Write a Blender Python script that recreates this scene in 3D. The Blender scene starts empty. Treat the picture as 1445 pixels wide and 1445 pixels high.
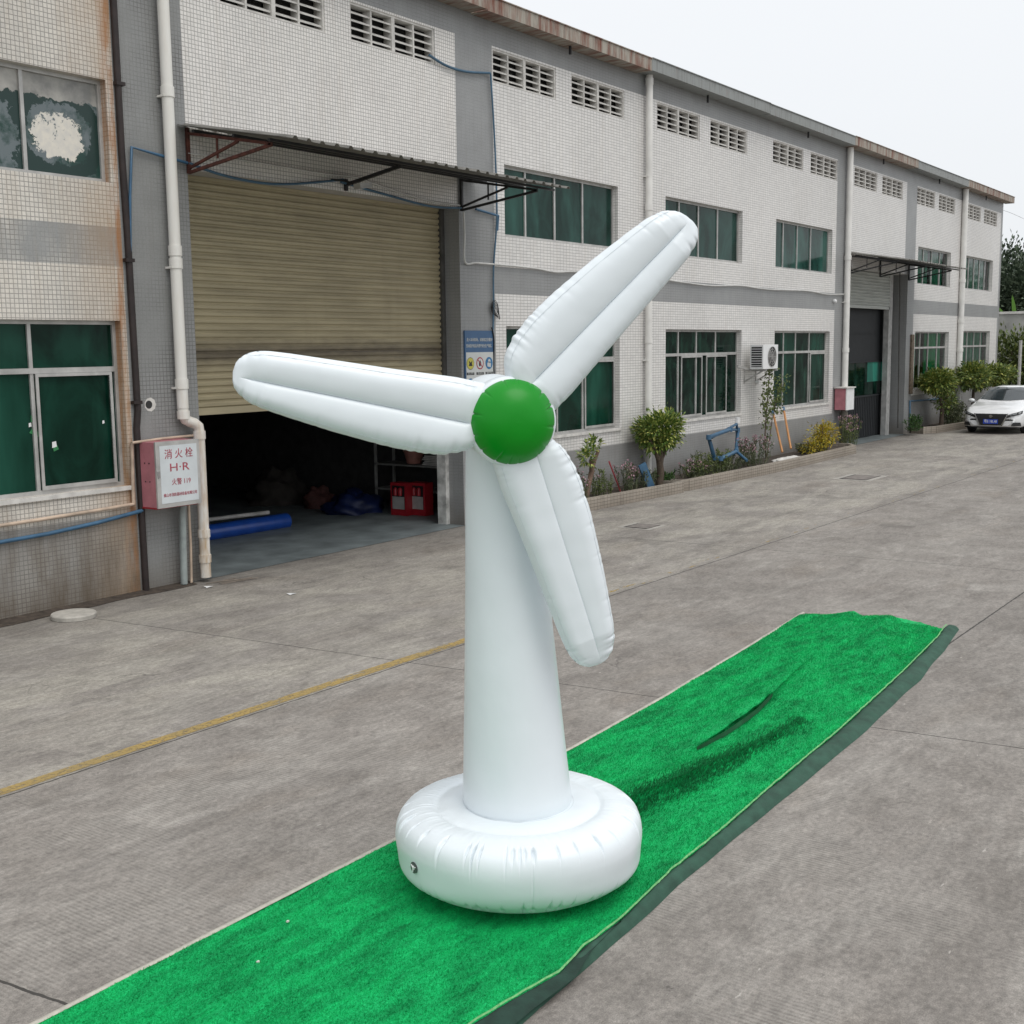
import bpy, math, random
from mathutils import Vector, Matrix, noise as mnoise
rnd = random.Random(7)
sc = bpy.context.scene
COL = sc.collection
PI = math.pi

# ------------------------------------------------------------------ camera model
CAMH = 2.9
F = 1700.0
RX = Vector((0.57836114, 0.11776155, -0.8072364))
RY = Vector((-0.81568943, 0.06866645, -0.57440026))
RZ = Vector((-0.0122122, 0.990665, 0.13577086))
D = 12.0            # the facade stands at y = D

def ray(px, py):
    v = Vector((px-722.5, 722.5-py, -F))
    return Vector((RX.dot(v), RY.dot(v), RZ.dot(v)))
def aY(px, py, Y=D):
    r = ray(px, py); t = Y/r.y
    return Vector((r.x*t, Y, CAMH+r.z*t))
def aZ(px, py, Z=0.0):
    r = ray(px, py); t = (Z-CAMH)/r.z
    return Vector((r.x*t, r.y*t, Z))
def aX(px, py, X):
    r = ray(px, py); t = X/r.x
    return Vector((X, r.y*t, CAMH+r.z*t))

cam = bpy.data.cameras.new('camera')
camo = bpy.data.objects.new('camera', cam); COL.objects.link(camo)
M = Matrix((RX, RY, RZ))           # rows: world axes in camera coords -> cam-to-world
camo.matrix_world = Matrix.Translation((0, 0, CAMH)) @ M.to_4x4()
cam.sensor_width = 36; cam.lens = F/1445*36
cam.clip_end = 2000; cam.clip_start = .05
sc.camera = camo

# ------------------------------------------------------------------ materials
def nt(name):
    m = bpy.data.materials.new(name); m.use_nodes = True
    t = m.node_tree; b = t.nodes['Principled BSDF']
    return m, t, b
def N(t, typ, **kw):
    n = t.nodes.new(typ)
    for k, v in kw.items():
        if k in ('operation', 'blend_type', 'data_type', 'noise_dimensions', 'wave_type', 'bands_direction', 'feature', 'offset', 'use_clamp', 'interpolation_type', 'clamp', 'squash', 'wave_profile'):
            setattr(n, k, v)
        else:
            n.inputs[k].default_value = v
    return n
def L(t, a, b): t.links.new(a, b)
def ramp(t, fac, stops):
    r = t.nodes.new('ShaderNodeValToRGB')
    e = r.color_ramp.elements
    while len(e) < len(stops): e.new(.5)
    for i, (p, c) in enumerate(stops):
        e[i].position = p
        e[i].color = (c, c, c, 1) if isinstance(c, (int, float)) else (*c, 1)
    L(t, fac, r.inputs['Fac']); return r.outputs['Color']
def mix(t, fac, a, b, mode='MIX'):
    n = t.nodes.new('ShaderNodeMixRGB'); n.blend_type = mode
    for s, v in ((0, fac), (1, a), (2, b)):
        if isinstance(v, bpy.types.NodeSocket): L(t, v, n.inputs[s])
        elif isinstance(v, (int, float)): n.inputs[s].default_value = v if s == 0 else (v, v, v, 1)
        else: n.inputs[s].default_value = (*v, 1)
    return n.outputs[0]
def mth(t, op, a, b=None, c=None, clamp=False):
    n = t.nodes.new('ShaderNodeMath'); n.operation = op; n.use_clamp = clamp
    for i, v in enumerate((a, b, c)):
        if v is None: continue
        if isinstance(v, bpy.types.NodeSocket): L(t, v, n.inputs[i])
        else: n.inputs[i].default_value = v
    return n.outputs[0]
def pos(t):
    g = t.nodes.new('ShaderNodeNewGeometry'); return g.outputs['Position']
def sep(t, v):
    s = t.nodes.new('ShaderNodeSeparateXYZ'); L(t, v, s.inputs[0]); return s.outputs
def comb(t, x, y, z=0.0):
    c = t.nodes.new('ShaderNodeCombineXYZ')
    for i, v in enumerate((x, y, z)):
        if isinstance(v, bpy.types.NodeSocket): L(t, v, c.inputs[i])
        else: c.inputs[i].default_value = v
    return c.outputs[0]
def noi(t, vec, scale, detail=4, rough=.55, dist=0):
    n = N(t, 'ShaderNodeTexNoise', Scale=scale, Detail=detail, Roughness=rough, Distortion=dist)
    L(t, vec, n.inputs['Vector']); return n.outputs['Fac']
def comb3(t, v): return comb(t, v, v, v)
def vscale(t, vec, s):
    m = t.nodes.new('ShaderNodeMapping'); L(t, vec, m.inputs['Vector']); m.inputs['Scale'].default_value = s
    return m.outputs[0]
def bump(t, b, h, strength=.3, dist=.01):
    n = N(t, 'ShaderNodeBump', Strength=strength, Distance=dist)
    L(t, h, n.inputs['Height']); L(t, n.outputs[0], b.inputs['Normal'])
def simple(name, col, rough=.6, metal=0.0, var=.25, scale=6.0, coat=0.0, bmp=0.0, bscale=60):
    m, t, b = nt(name)
    p = pos(t)
    f = noi(t, p, scale, 5)
    c = ramp(t, f, [(.3, tuple(x*(1-var) for x in col)), (.7, tuple(min(1, x*(1+var)) for x in col))])
    L(t, c, b.inputs['Base Color'])
    b.inputs['Roughness'].default_value = rough; b.inputs['Metallic'].default_value = metal
    b.inputs['Coat Weight'].default_value = coat
    if bmp: bump(t, b, noi(t, p, bscale, 3), bmp, .004)
    return m

def wallcoord(t):
    x, y, z = sep(t, pos(t))
    u = mth(t, 'ADD', x, y)
    return u, z, comb(t, u, z), x
def tile_mat(name, c1, c2, mortar, contrast_var=.5, tw=.052, th=.052, dirt=.35, rust=False, paint=None, bcol=(.33, .27, .2)):
    m, t, b = nt(name)
    u, z, v, x = wallcoord(t)
    br = t.nodes.new('ShaderNodeTexBrick'); br.offset = 0; br.squash = 1
    L(t, v, br.inputs['Vector'])
    br.inputs['Scale'].default_value = 1
    br.inputs['Brick Width'].default_value = tw; br.inputs['Row Height'].default_value = th
    br.inputs['Mortar Size'].default_value = .0048; br.inputs['Mortar Smooth'].default_value = .25
    br.inputs['Bias'].default_value = 0
    br.inputs['Color1'].default_value = (*c1, 1); br.inputs['Color2'].default_value = (*c2, 1)
    br.inputs['Mortar'].default_value = (*mortar, 1)
    p = pos(t)
    col = br.outputs['Color']
    if paint:            # peeling grey paint over the tiles: grid half-filled
        col = mix(t, ramp(t, noi(t, p, .9, 5), [(.36, paint[1]), (.54, paint[2])]), col, mix(t, ramp(t, noi(t, vscale(t, p, (1, 1, 1)), 2.5, 6), [(.35, 0), (.7, 1)]), paint[0], tuple(q*.86 for q in paint[0])))
    # broad soiling and vertical streaks
    big = ramp(t, noi(t, p, .55, 6, .6), [(.35, 1.0), (.7, 1-dirt*.5)])
    col = mix(t, 1.0, col, big, 'MULTIPLY')
    st = noi(t, vscale(t, p, (5, 5, .35)), 1.6, 6, .6)
    stf = ramp(t, st, [(.5, 0), (.78, dirt)])
    col = mix(t, stf, col, bcol)
    fine = ramp(t, noi(t, p, 45, 3), [(.3, .9), (.7, 1.06)])
    col = mix(t, 1.0, col, fine, 'MULTIPLY')
    # soil splashed on the foot of the wall
    low = N(t, 'ShaderNodeMapRange'); L(t, mth(t, 'ADD', z, mth(t, 'MULTIPLY', noi(t, p, 2.2, 5), .5)), low.inputs['Value'])
    low.inputs['From Min'].default_value = .75; low.inputs['From Max'].default_value = .22
    col = mix(t, mth(t, 'MULTIPLY', low.outputs[0], .62), col, (.12, .095, .07))
    if rust:
        # rust runs beside the dark joint pipe at x=9.13
        dx = mth(t, 'ABSOLUTE', mth(t, 'ADD', x, -9.03))
        near = mth(t, 'SUBTRACT', 1.0, mth(t, 'MULTIPLY', dx, 6.5), clamp=True)
        rn = ramp(t, noi(t, vscale(t, p, (3, 3, .5)), 2.3, 7, .65), [(.38, 0), (.56, 1)])
        fr = mth(t, 'MULTIPLY', near, rn)
        col = mix(t, mth(t, 'MULTIPLY', fr, .95), col, (.32, .12, .03))
        wide = mth(t, 'SUBTRACT', 1.0, mth(t, 'MULTIPLY', mth(t, 'ABSOLUTE', mth(t, 'ADD', x, -8.9)), 1.6), clamp=True)
        wn = ramp(t, noi(t, vscale(t, p, (1, 1, .5)), 1.3, 6, .6), [(.35, .1), (.7, .65)])
        col = mix(t, mth(t, 'MULTIPLY', wide, wn), col, (.38, .24, .12))
        lz = N(t, 'ShaderNodeMapRange'); L(t, z, lz.inputs['Value']); lz.inputs['From Min'].default_value = 1.5; lz.inputs['From Max'].default_value = .1
        gm = ramp(t, noi(t, vscale(t, p, (2, 2, .6)), 1.8, 7, .65), [(.4, 0), (.62, .8)])
        col = mix(t, mth(t, 'MULTIPLY', lz.outputs[0], gm), col, (.11, .085, .06))
    L(t, col, b.inputs['Base Color'])
    rg = ramp(t, br.outputs['Fac'], [(0, .38), (1, .85)])
    L(t, rg, b.inputs['Roughness'])
    bump(t, b, mth(t, 'SUBTRACT', 1.0, br.outputs['Fac']), .35, .002)
    return m
M_TILE_SQ = tile_mat('square white mosaic tile', (.83, .805, .77), (.74, .72, .69), (.38, .37, .355), dirt=.22, bcol=(.5, .44, .36))
M_TILE_L = tile_mat('square white mosaic tile rusty', (.74, .70, .635), (.64, .61, .56), (.33, .31, .285), dirt=.38, bcol=(.42, .34, .25), rust=True)
M_TILE_R = tile_mat('long white tile', (.79, .775, .75), (.71, .695, .675), (.39, .385, .372), tw=.105, th=.052, dirt=.2, bcol=(.52, .46, .38))
M_GREY_T = tile_mat('grey painted tile', (.30, .305, .305), (.28, .285, .285), (.21, .213, .213), tw=.105, dirt=.22, paint=((.30, .307, .307), .35, .95), bcol=(.2, .19, .18))
M_GREY_L = tile_mat('grey painted mosaic', (.29, .292, .288), (.26, .262, .26), (.13, .13, .128), dirt=.3, paint=((.275, .28, .275), .1, .99), bcol=(.17, .155, .14))
M_SKIRT_L = tile_mat('soiled grey mosaic', (.34, .325, .295), (.30, .285, .26), (.15, .142, .13), dirt=.5, rust=True, paint=((.30, .29, .275), .1, .8), bcol=(.13, .105, .08))
M_SKIRT = tile_mat('grey painted plinth', (.30, .302, .30), (.285, .288, .287), (.25, .252, .25), tw=.105, dirt=.35, paint=((.305, .305, .30), .6, 1), bcol=(.19, .175, .16))
M_BAND_L = tile_mat('worn grey band', (.60, .58, .54), (.45, .44, .42), (.2, .195, .18), dirt=.3, paint=((.33, .335, .33), .0, .97), rust=True)

# concrete yard with slab joints
def concrete():
    m, t, b = nt('yard concrete')
    p = pos(t); x, y, z = sep(t, p)
    n1 = noi(t, p, .35, 6, .6); n2 = noi(t, p, 1.7, 8, .65, .4); n3 = noi(t, p, 30, 4, .6)
    base = ramp(t, n2, [(.28, (.195, .177, .158)), (.5, (.25, .229, .207)), (.72, (.312, .288, .262))])
    base = mix(t, 1, base, ramp(t, n1, [(.3, .88), (.7, 1.09)]), 'MULTIPLY')
    # worn pale and dark patches stretched along the drive
    st = noi(t, vscale(t, p, (.5, 1.6, 1)), 1.3, 9, .68, .6)
    base = mix(t, ramp(t, st, [(.52, 0), (.72, .5)]), base, (.46, .435, .40))
    st2 = noi(t, vscale(t, p, (.35, 1.1, 1)), 1.9, 8, .62, .3)
    base = mix(t, ramp(t, st2, [(.54, 0), (.74, .42)]), base, (.15, .135, .12))
    # inner slab beside the factory is paler and yellower
    nearw = N(t, 'ShaderNodeMapRange'); L(t, y, nearw.inputs['Value'])
    nearw.inputs['From Min'].default_value = 7.1; nearw.inputs['From Max'].default_value = 7.2
    pal = mix(t, ramp(t, noi(t, vscale(t, p, (.6, 1.5, 1)), .9, 9, .7, .8), [(.42, 0), (.62, .75)]), base, (.40, .375, .325))
    base = mix(t, nearw.outputs[0], base, pal)
    brn = ramp(t, noi(t, vscale(t, p, (.7, 1.6, 1)), .7, 6, .6), [(.55, 0), (.72, .28)])
    base = mix(t, brn, base, (.25, .205, .16))
    # damp grime close to the wall
    wl = N(t, 'ShaderNodeMapRange'); L(t, mth(t, 'ADD', y, mth(t, 'MULTIPLY', noi(t, p, 1.1, 6), 2.0)), wl.inputs['Value'])
    wl.inputs['From Min'].default_value = 11.6; wl.inputs['From Max'].default_value = 13.0
    base = mix(t, mth(t, 'MULTIPLY', wl.outputs[0], .6), base, (.11, .1, .09))
    base = mix(t, 1, base, ramp(t, n3, [(.28, .72), (.72, 1.26)]), 'MULTIPLY')
    sp = noi(t, p, 140, 2)
    base = mix(t, 1, base, ramp(t, sp, [(.3, .74), (.7, 1.25)]), 'MULTIPLY')
    # each slab has its own tone: the run beyond the turbine and the outer slab are darker
    sx = N(t, 'ShaderNodeMapRange'); L(t, mth(t, 'SUBTRACT', x, mth(t, 'MULTIPLY', y, -.107)), sx.inputs['Value'])
    sx.inputs['From Min'].default_value = 9.05; sx.inputs['From Max'].default_value = 9.15; sx.inputs['To Min'].default_value = 1.0; sx.inputs['To Max'].default_value = .93
    sy = N(t, 'ShaderNodeMapRange'); L(t, mth(t, 'ADD', y, mth(t, 'MULTIPLY', x, .011)), sy.inputs['Value'])
    sy.inputs['From Min'].default_value = 3.27; sy.inputs['From Max'].default_value = 3.31; sy.inputs['To Min'].default_value = .92; sy.inputs['To Max'].default_value = 1.0
    base = mix(t, 1, base, comb3(t, mth(t, 'MAXIMUM', mth(t, 'MULTIPLY', sx.outputs[0], sy.outputs[0]), .76)), 'MULTIPLY')
    scf = ramp(t, noi(t, vscale(t, p, (1.2, 4, 1)), 4.5, 4, .6), [(.69, 0), (.73, .6)])
    base = mix(t, scf, base, (.52, .49, .45))
    dsp = ramp(t, noi(t, p, 11, 3, .5), [(.74, 0), (.77, .6)])
    base = mix(t, dsp, base, (.07, .06, .055))
    for yc, amt in ((5.6, .16), (7.9, .2), (9.3, .14), (1.3, .14)):      # faint tyre tracks along the yard
        dd = mth(t, 'DIVIDE', mth(t, 'ADD', mth(t, 'SUBTRACT', y, yc), mth(t, 'MULTIPLY', mth(t, 'ADD', noi(t, vscale(t, p, (.12, 0, 0)), 1.0, 1), -.5), 1.6)), .13)
        g = mth(t, 'EXPONENT', mth(t, 'MULTIPLY', mth(t, 'MULTIPLY', dd, dd), -1.0))
        base = mix(t, mth(t, 'MULTIPLY', mth(t, 'MULTIPLY', g, ramp(t, noi(t, vscale(t, p, (.5, 3, 1)), 2, 5, .6), [(.4, 0), (.6, 1)])), amt*1.6), base, (.09, .082, .075))
    oil = ramp(t, noi(t, p, .75, 3, .45), [(.68, 0), (.74, .42)])
    base = mix(t, oil, base, (.10, .09, .08))
    # broom lines
    w = N(t, 'ShaderNodeTexWave', Scale=11.0, Distortion=1.2, Detail=2); w.bands_direction = 'X'
    w.inputs['Detail Scale'].default_value = 2
    L(t, p, w.inputs['Vector'])
    bm = mth(t, 'MULTIPLY', w.outputs['Fac'], ramp(t, noi(t, p, .9, 4), [(.45, 0), (.62, 1)]))
    base = mix(t, mth(t, 'MULTIPLY', bm, .3), base, (.44, .42, .385))
    gr = noi(t, vscale(t, p, (.6, 1.3, 1)), 9, 7, .72, .5)
    base = mix(t, 1, base, ramp(t, gr, [(.3, .74), (.52, 1.0), (.72, 1.22)]), 'MULTIPLY')
    # joints
    jn = mth(t, 'MULTIPLY', mth(t, 'ADD', noi(t, p, 7, 4), -.5), .03)
    def joint(a, bb, along_x, w_=.007):
        if along_x: d = mth(t, 'SUBTRACT', y, mth(t, 'ADD', mth(t, 'MULTIPLY', x, bb), a))
        else: d = mth(t, 'SUBTRACT', x, mth(t, 'ADD', mth(t, 'MULTIPLY', y, bb), a))
        d = mth(t, 'ABSOLUTE', mth(t, 'ADD', d, jn))
        return mth(t, 'LESS_THAN', d, w_)
    js = [joint(7.225, -.0115, True, .009), joint(3.29, -.011, True, .009), joint(-.9, -.011, True),
          joint(9.1, -.107, False), joint(16.2, -.05, False, .008), joint(23.0, -.05, False), joint(30, -.05, False), joint(3.5, -.12, False, .009), joint(-3, -.1, False)]
    f = js[0]
    for j in js[1:]: f = mth(t, 'MAXIMUM', f, j)
    base = mix(t, mth(t, 'MULTIPLY', f, .88), base, (.03, .028, .025))
    # hairline cracks
    vor = t.nodes.new('ShaderNodeTexVoronoi'); vor.feature = 'DISTANCE_TO_EDGE'; vor.inputs['Scale'].default_value = .33
    wv = t.nodes.new('ShaderNodeVectorMath'); wv.operation = 'ADD'
    nn = N(t, 'ShaderNodeTexNoise', Scale=1.5, Detail=6); L(t, p, nn.inputs['Vector'])
    L(t, p, wv.inputs[0]); L(t, nn.outputs['Color'], wv.inputs[1]); L(t, wv.outputs[0], vor.inputs['Vector'])
    ck = mth(t, 'MULTIPLY', mth(t, 'LESS_THAN', vor.outputs['Distance'], .0035), ramp(t, noi(t, p, .5, 2), [(.6, 0), (.66, .4)]))
    base = mix(t, ck, base, (.06, .055, .05))
    L(t, base, b.inputs['Base Color'])
    b.inputs['Roughness'].default_value = .88
    h = mth(t, 'ADD', mth(t, 'MULTIPLY', n3, .7), mth(t, 'ADD', mth(t, 'MULTIPLY', bm, .35), mth(t, 'MULTIPLY', sp, .5)))
    bump(t, b, h, .45, .006)
    return m
M_CONC = concrete()

def pvc(name, col, rough=.36, sc_=7.0, seamcol=None):
    m, t, b = nt(name)
    tc = t.nodes.new('ShaderNodeTexCoord').outputs['Object']
    n = noi(t, tc, 2.0, 4)
    c = ramp(t, n, [(.3, tuple(x*.96 for x in col)), (.7, col)])
    L(t, c, b.inputs['Base Color']); b.inputs['Roughness'].default_value = rough
    b.inputs['Specular IOR Level'].default_value = .45
    b.inputs['Coat Weight'].default_value = .12; b.inputs['Coat Roughness'].default_value = .2
    h = mth(t, 'ADD', noi(t, tc, sc_, 2, .4), mth(t, 'MULTIPLY', noi(t, vscale(t, tc, (1, 1, .3)), 30, 2), .08))
    bump(t, b, h, .25, .012)
    return m
M_PVC = pvc('white glossy vinyl', (.765, .825, .86))
M_PVCG = pvc('green glossy vinyl', (.0, .255, .008), .38)
M_PVCG.node_tree.nodes['Principled BSDF'].inputs['Specular IOR Level'].default_value = .3; M_PVCG.node_tree.nodes['Principled BSDF'].inputs['Coat Weight'].default_value = .05
M_SEAM = simple('vinyl weld seam', (.64, .70, .73), .5, var=.05)

def turf():
    m, t, b = nt('artificial turf')
    p = pos(t)
    n = noi(t, p, 120, 4, .7); n2 = noi(t, vscale(t, p, (.7, 2.4, 1)), 2.2, 7, .68); n3 = noi(t, vscale(t, p, (.5, 1.3, 1)), 9, 6, .68)
    c = ramp(t, n, [(.25, (.0, .17, .04)), (.5, (.004, .46, .125)), (.8, (.04, .68, .24))])
    c = mix(t, 1, c, ramp(t, n2, [(.3, .6), (.5, .95), (.75, 1.2)]), 'MULTIPLY')
    c = mix(t, 1, c, ramp(t, n3, [(.32, .66), (.6, 1.1)]), 'MULTIPLY')
    # stray pale threads and lint
    ln = ramp(t, noi(t, vscale(t, p, (6, 14, 1)), 6, 2), [(.76, 0), (.79, .55)])
    c = mix(t, ln, c, (.2, .42, .26))
    L(t, c, b.inputs['Base Color']); b.inputs['Roughness'].default_value = .6
    b.inputs['Specular IOR Level'].default_value = .15
    b.inputs['Sheen Weight'].default_value = .0
    bump(t, b, n, .8, .01)
    return m
M_TURF = turf()
M_HEM = simple('dark green carpet backing', (.024, .075, .05), .85, var=.28, scale=9, bmp=.5, bscale=120)
M_BIND = simple('cream carpet binding', (.46, .44, .38), .8, var=.15, scale=20)
M_FRINGE = simple('pale green fringe', (.15, .40, .15), .8, var=.3, scale=40)

M_ALU = simple('weathered aluminium', (.46, .455, .44), .45, .35, var=.2, scale=5)
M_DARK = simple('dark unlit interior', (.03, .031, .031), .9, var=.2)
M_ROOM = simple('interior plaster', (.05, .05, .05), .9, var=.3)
M_FLOORP = simple('worn blue grey floor paint', (.15, .175, .18), .55, var=.35, scale=2.2, bmp=.2)
M_CONCW = simple('pale precast louvre', (.60, .585, .555), .85, var=.2, scale=7)
M_UPVC = simple('white drain pipe', (.74, .73, .70), .45, var=.1, scale=3)
def dirty_pipe():
    m, t, b = nt('stained white pipe'); p = pos(t); x, y, z = sep(t, p)
    st = noi(t, vscale(t, p, (6, 6, 1)), 3, 6)
    lo = N(t, 'ShaderNodeMapRange'); L(t, z, lo.inputs['Value']); lo.inputs['From Min'].default_value = 2.6; lo.inputs['From Max'].default_value = 1.2
    f = mth(t, 'MULTIPLY', ramp(t, st, [(.35, 0), (.7, 1)]), mth(t, 'ADD', mth(t, 'MULTIPLY', lo.outputs[0], .75), .1))
    c = mix(t, f, (.76, .75, .71), (.42, .28, .14)); L(t, c, b.inputs['Base Color']); b.inputs['Roughness'].default_value = .45
    return m
M_UPVC_D = dirty_pipe()
M_BLKP = simple('tarry dark brown pipe', (.022, .014, .013), .6, var=.4, scale=8)
M_BLUEP = simple('blue water pipe', (.045, .12, .21), .45, var=.2)
M_BLUEC = simple('faded blue cable', (.06, .13, .2), .6, var=.2)
M_BEIGEP = simple('beige pipe', (.5, .39, .3), .6, var=.25)
M_BLACKC = simple('black cable', (.012, .012, .014), .5)
M_WHITEC = simple('white conduit', (.55, .55, .53), .5, var=.15)
M_STEEL = simple('dark painted steel', (.022, .022, .024), .55, var=.3)
M_RUSTY = simple('red rusty steel', (.085, .026, .018), .8, var=.5, scale=12)
M_SHEET = simple('weathered grey roofing sheet', (.2, .195, .18), .6, .2, var=.35, scale=4)
M_RED = simple('red painted steel', (.3, .012, .02), .4, var=.2)
M_PINK = simple('faded pink red paint', (.44, .17, .2), .5, var=.15)
M_WHITE = simple('white enamel', (.76, .77, .77), .4, var=.06)
M_BLACK = simple('black plastic', (.012, .012, .013), .4)
M_RUBBER = simple('tyre rubber', (.015, .015, .015), .8)
M_CHROME = simple('chrome', (.6, .6, .62), .15, 1.0, var=.05)
M_SOIL = simple('planter soil', (.055, .042, .032), .95, var=.5, scale=14, bmp=.8, bscale=30)
M_BARK = simple('bark', (.1, .075, .055), .9, var=.4, scale=20, bmp=.6)
M_STONE = simple('grey stone wall', (.33, .33, .31), .9, var=.25, scale=1.5)
M_ORANGE = simple('orange wooden pole', (.5, .24, .09), .6, var=.15)
M_TARP = simple('dark blue tarpaulin', (.004, .012, .06), .55, var=.4, scale=5)
M_BROLL = simple('blue vinyl roll', (.012, .06, .3), .3, var=.15)
M_DUSTY = simple('dusty red bundle', (.09, .035, .03), .8, var=.5, scale=9)

def rustgutter(name, base, rustamt):
    m, t, b = nt(name); p = pos(t)
    st = noi(t, vscale(t, p, (5, 1, .8)), 1.4, 7, .65)
    st2 = noi(t, vscale(t, p, (9, 1, 1)), 2.2, 5, .6)
    c = mix(t, ramp(t, st, [(.62-rustamt*.35, 0), (.78-rustamt*.2, 1)]), base, (.17, .055, .03))
    c = mix(t, ramp(t, st2, [(.5, 0), (.75, .6)]), c, (.09, .08, .07))
    L(t, c, b.inputs['Base Color']); b.inputs['Roughness'].default_value = .7
    return m
M_GUT_R = rustgutter('rusty gutter', (.36, .33, .28), .55)
M_GUT_G = rustgutter('grey gutter', (.27, .285, .28), .0)

def glassmat(name, c1, c2, rough=.08, streak=1.0, spec=.14):
    m, t, b = nt(name); p = pos(t)
    n = noi(t, vscale(t, p, (1, 1, .6)), 1.3*streak, 6, .6, .8)
    gc = ramp(t, n, [(.38, c1), (.6, c2)]); n9 = noi(t, vscale(t, p, (1.3, 1, .35)), 1.1*streak, 4, .5, .3)
    gc = mix(t, ramp(t, n9, [(.52, 0), (.72, .55)]), gc, tuple(q*2.6+.006 for q in c2))  # paler patches paint soft reflections into the glass colour
    L(t, gc, b.inputs['Base Color'])
    b.inputs['Roughness'].default_value = rough; b.inputs['Specular IOR Level'].default_value = spec
    bump(t, b, noi(t, p, 1.2, 1), .04, .02)
    return m
M_GLASS_UP = glassmat('green tinted glass', (.006, .026, .02), (.018, .062, .05), .1)
M_GLASS_DN = glassmat('dark green glass', (.002, .016, .010), (.007, .042, .028), .08)
M_GLASS_BK = glassmat('dark reflecting glass', (.001, .006, .005), (.008, .03, .02), .05, 2.8)
def peeling():
    m, t, b = nt('peeling painted glass'); p = pos(t); x, y, z = sep(t, p)
    # a worn oval per pane: bare paint in the middle, dark glass ring, grey film at the top
    def oval(cx, cz, rx, rz):
        a = mth(t, 'DIVIDE', mth(t, 'SUBTRACT', x, cx), rx); c = mth(t, 'DIVIDE', mth(t, 'SUBTRACT', z, cz), rz)
        return mth(t, 'SQRT', mth(t, 'ADD', mth(t, 'MULTIPLY', a, a), mth(t, 'MULTIPLY', c, c)))
    w = mth(t, 'MULTIPLY', mth(t, 'ADD', noi(t, p, 5.5, 8, .7), -.5), 1.1)
    d1 = mth(t, 'ADD', oval(8.42, 5.3, .36, .3), w)
    d1b = mth(t, 'ADD', oval(7.35, 5.2, .5, .45), w)
    dm = mth(t, 'MINIMUM', d1, d1b)
    dk = mix(t, ramp(t, noi(t, p, 2.6, 7, .7), [(.42, 0), (.56, 1)]), (.008, .045, .035), (.13, .16, .17))
    white = mix(t, ramp(t, noi(t, p, 14, 6), [(.35, 0), (.7, 1)]), (.72, .68, .6), (.6, .58, .54))
    dk = mix(t, mth(t, 'MULTIPLY', mth(t, 'GREATER_THAN', dm, 1.15), mth(t, 'LESS_THAN', mth(t, 'ADD', dm, mth(t, 'MULTIPLY', w, -.5)), 1.7)), dk, (.006, .03, .025))
    c = mix(t, mth(t, 'MULTIPLY', mth(t, 'LESS_THAN', mth(t, 'ADD', d1, mth(t, 'MULTIPLY', w, .5)), .9), mth(t, 'GREATER_THAN', noi(t, p, 11, 7, .75), mth(t, 'ADD', .40, mth(t, 'MULTIPLY', mth(t, 'SUBTRACT', z, 5.3), .35)))), dk, white)
    haze_ = mix(t, ramp(t, noi(t, p, 3, 5), [(.35, 0), (.7, 1)]), (.2, .2, .19), (.5, .48, .44))
    top = mth(t, 'GREATER_THAN', mth(t, 'ADD', z, mth(t, 'MULTIPLY', w, .28)), 5.68)
    c = mix(t, top, c, haze_)
    L(t, c, b.inputs['Base Color']); b.inputs['Roughness'].default_value = .3
    return m
M_PEEL = peeling()
def clearglass():
    m = bpy.data.materials.new('clear green glass'); m.use_nodes = True; t = m.node_tree
    t.nodes.remove(t.nodes['Principled BSDF']); out = t.nodes['Material Output']
    tr = t.nodes.new('ShaderNodeBsdfTransparent'); tr.inputs[0].default_value = (.45, .8, .68, 1)
    gl = t.nodes.new('ShaderNodeBsdfGlossy'); gl.inputs['Roughness'].default_value = .05
    fr = t.nodes.new('ShaderNodeFresnel'); mx = t.nodes.new('ShaderNodeMixShader')
    L(t, fr.outputs[0], mx.inputs[0]); L(t, tr.outputs[0], mx.inputs[1]); L(t, gl.outputs[0], mx.inputs[2]); L(t, mx.outputs[0], out.inputs[0])
    return m
M_CLEAR = clearglass()
M_CURT = simple('bright green curtain', (.05, .42, .22), .8, var=.3, scale=3)
M_CURT2 = simple('pale green curtain', (.17, .36, .28), .8, var=.2, scale=3)

def shuttermat(name, col, stain=True):
    m, t, b = nt(name); p = pos(t); x, y, z = sep(t, p)
    n = noi(t, vscale(t, p, (.5, 1, 4)), 2.0, 6, .6)
    c = ramp(t, n, [(.3, tuple(q*.8 for q in col)), (.7, tuple(q*1.1 for q in col))])
    n2 = noi(t, vscale(t, p, (3, 1, .4)), 1.5, 6, .6)
    c = mix(t, ramp(t, n2, [(.55, 0), (.85, .2)]), c, (.12, .1, .06))
    if stain:
        zz = mth(t, 'ADD', z, mth(t, 'MULTIPLY', mth(t, 'ADD', noi(t, vscale(t, p, (1, 1, 3)), 3, 5), -.5), .22))
        d = mth(t, 'ABSOLUTE', mth(t, 'SUBTRACT', zz, 2.86))
        f = mth(t, 'SUBTRACT', 1.0, mth(t, 'MULTIPLY', d, 4.6), clamp=True)
        c = mix(t, mth(t, 'MULTIPLY', f, .85), c, (.075, .06, .045))
    L(t, c, b.inputs['Base Color']); b.inputs['Roughness'].default_value = .5
    return m
M_SHUT = shuttermat('beige roller shutter', (.37, .32, .205))
M_SHUT2 = shuttermat('pale roller shutter', (.42, .44, .41), False)
M_GATE = simple('dark slate gate sheet', (.013, .0155, .018), .7, var=.2)

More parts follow.
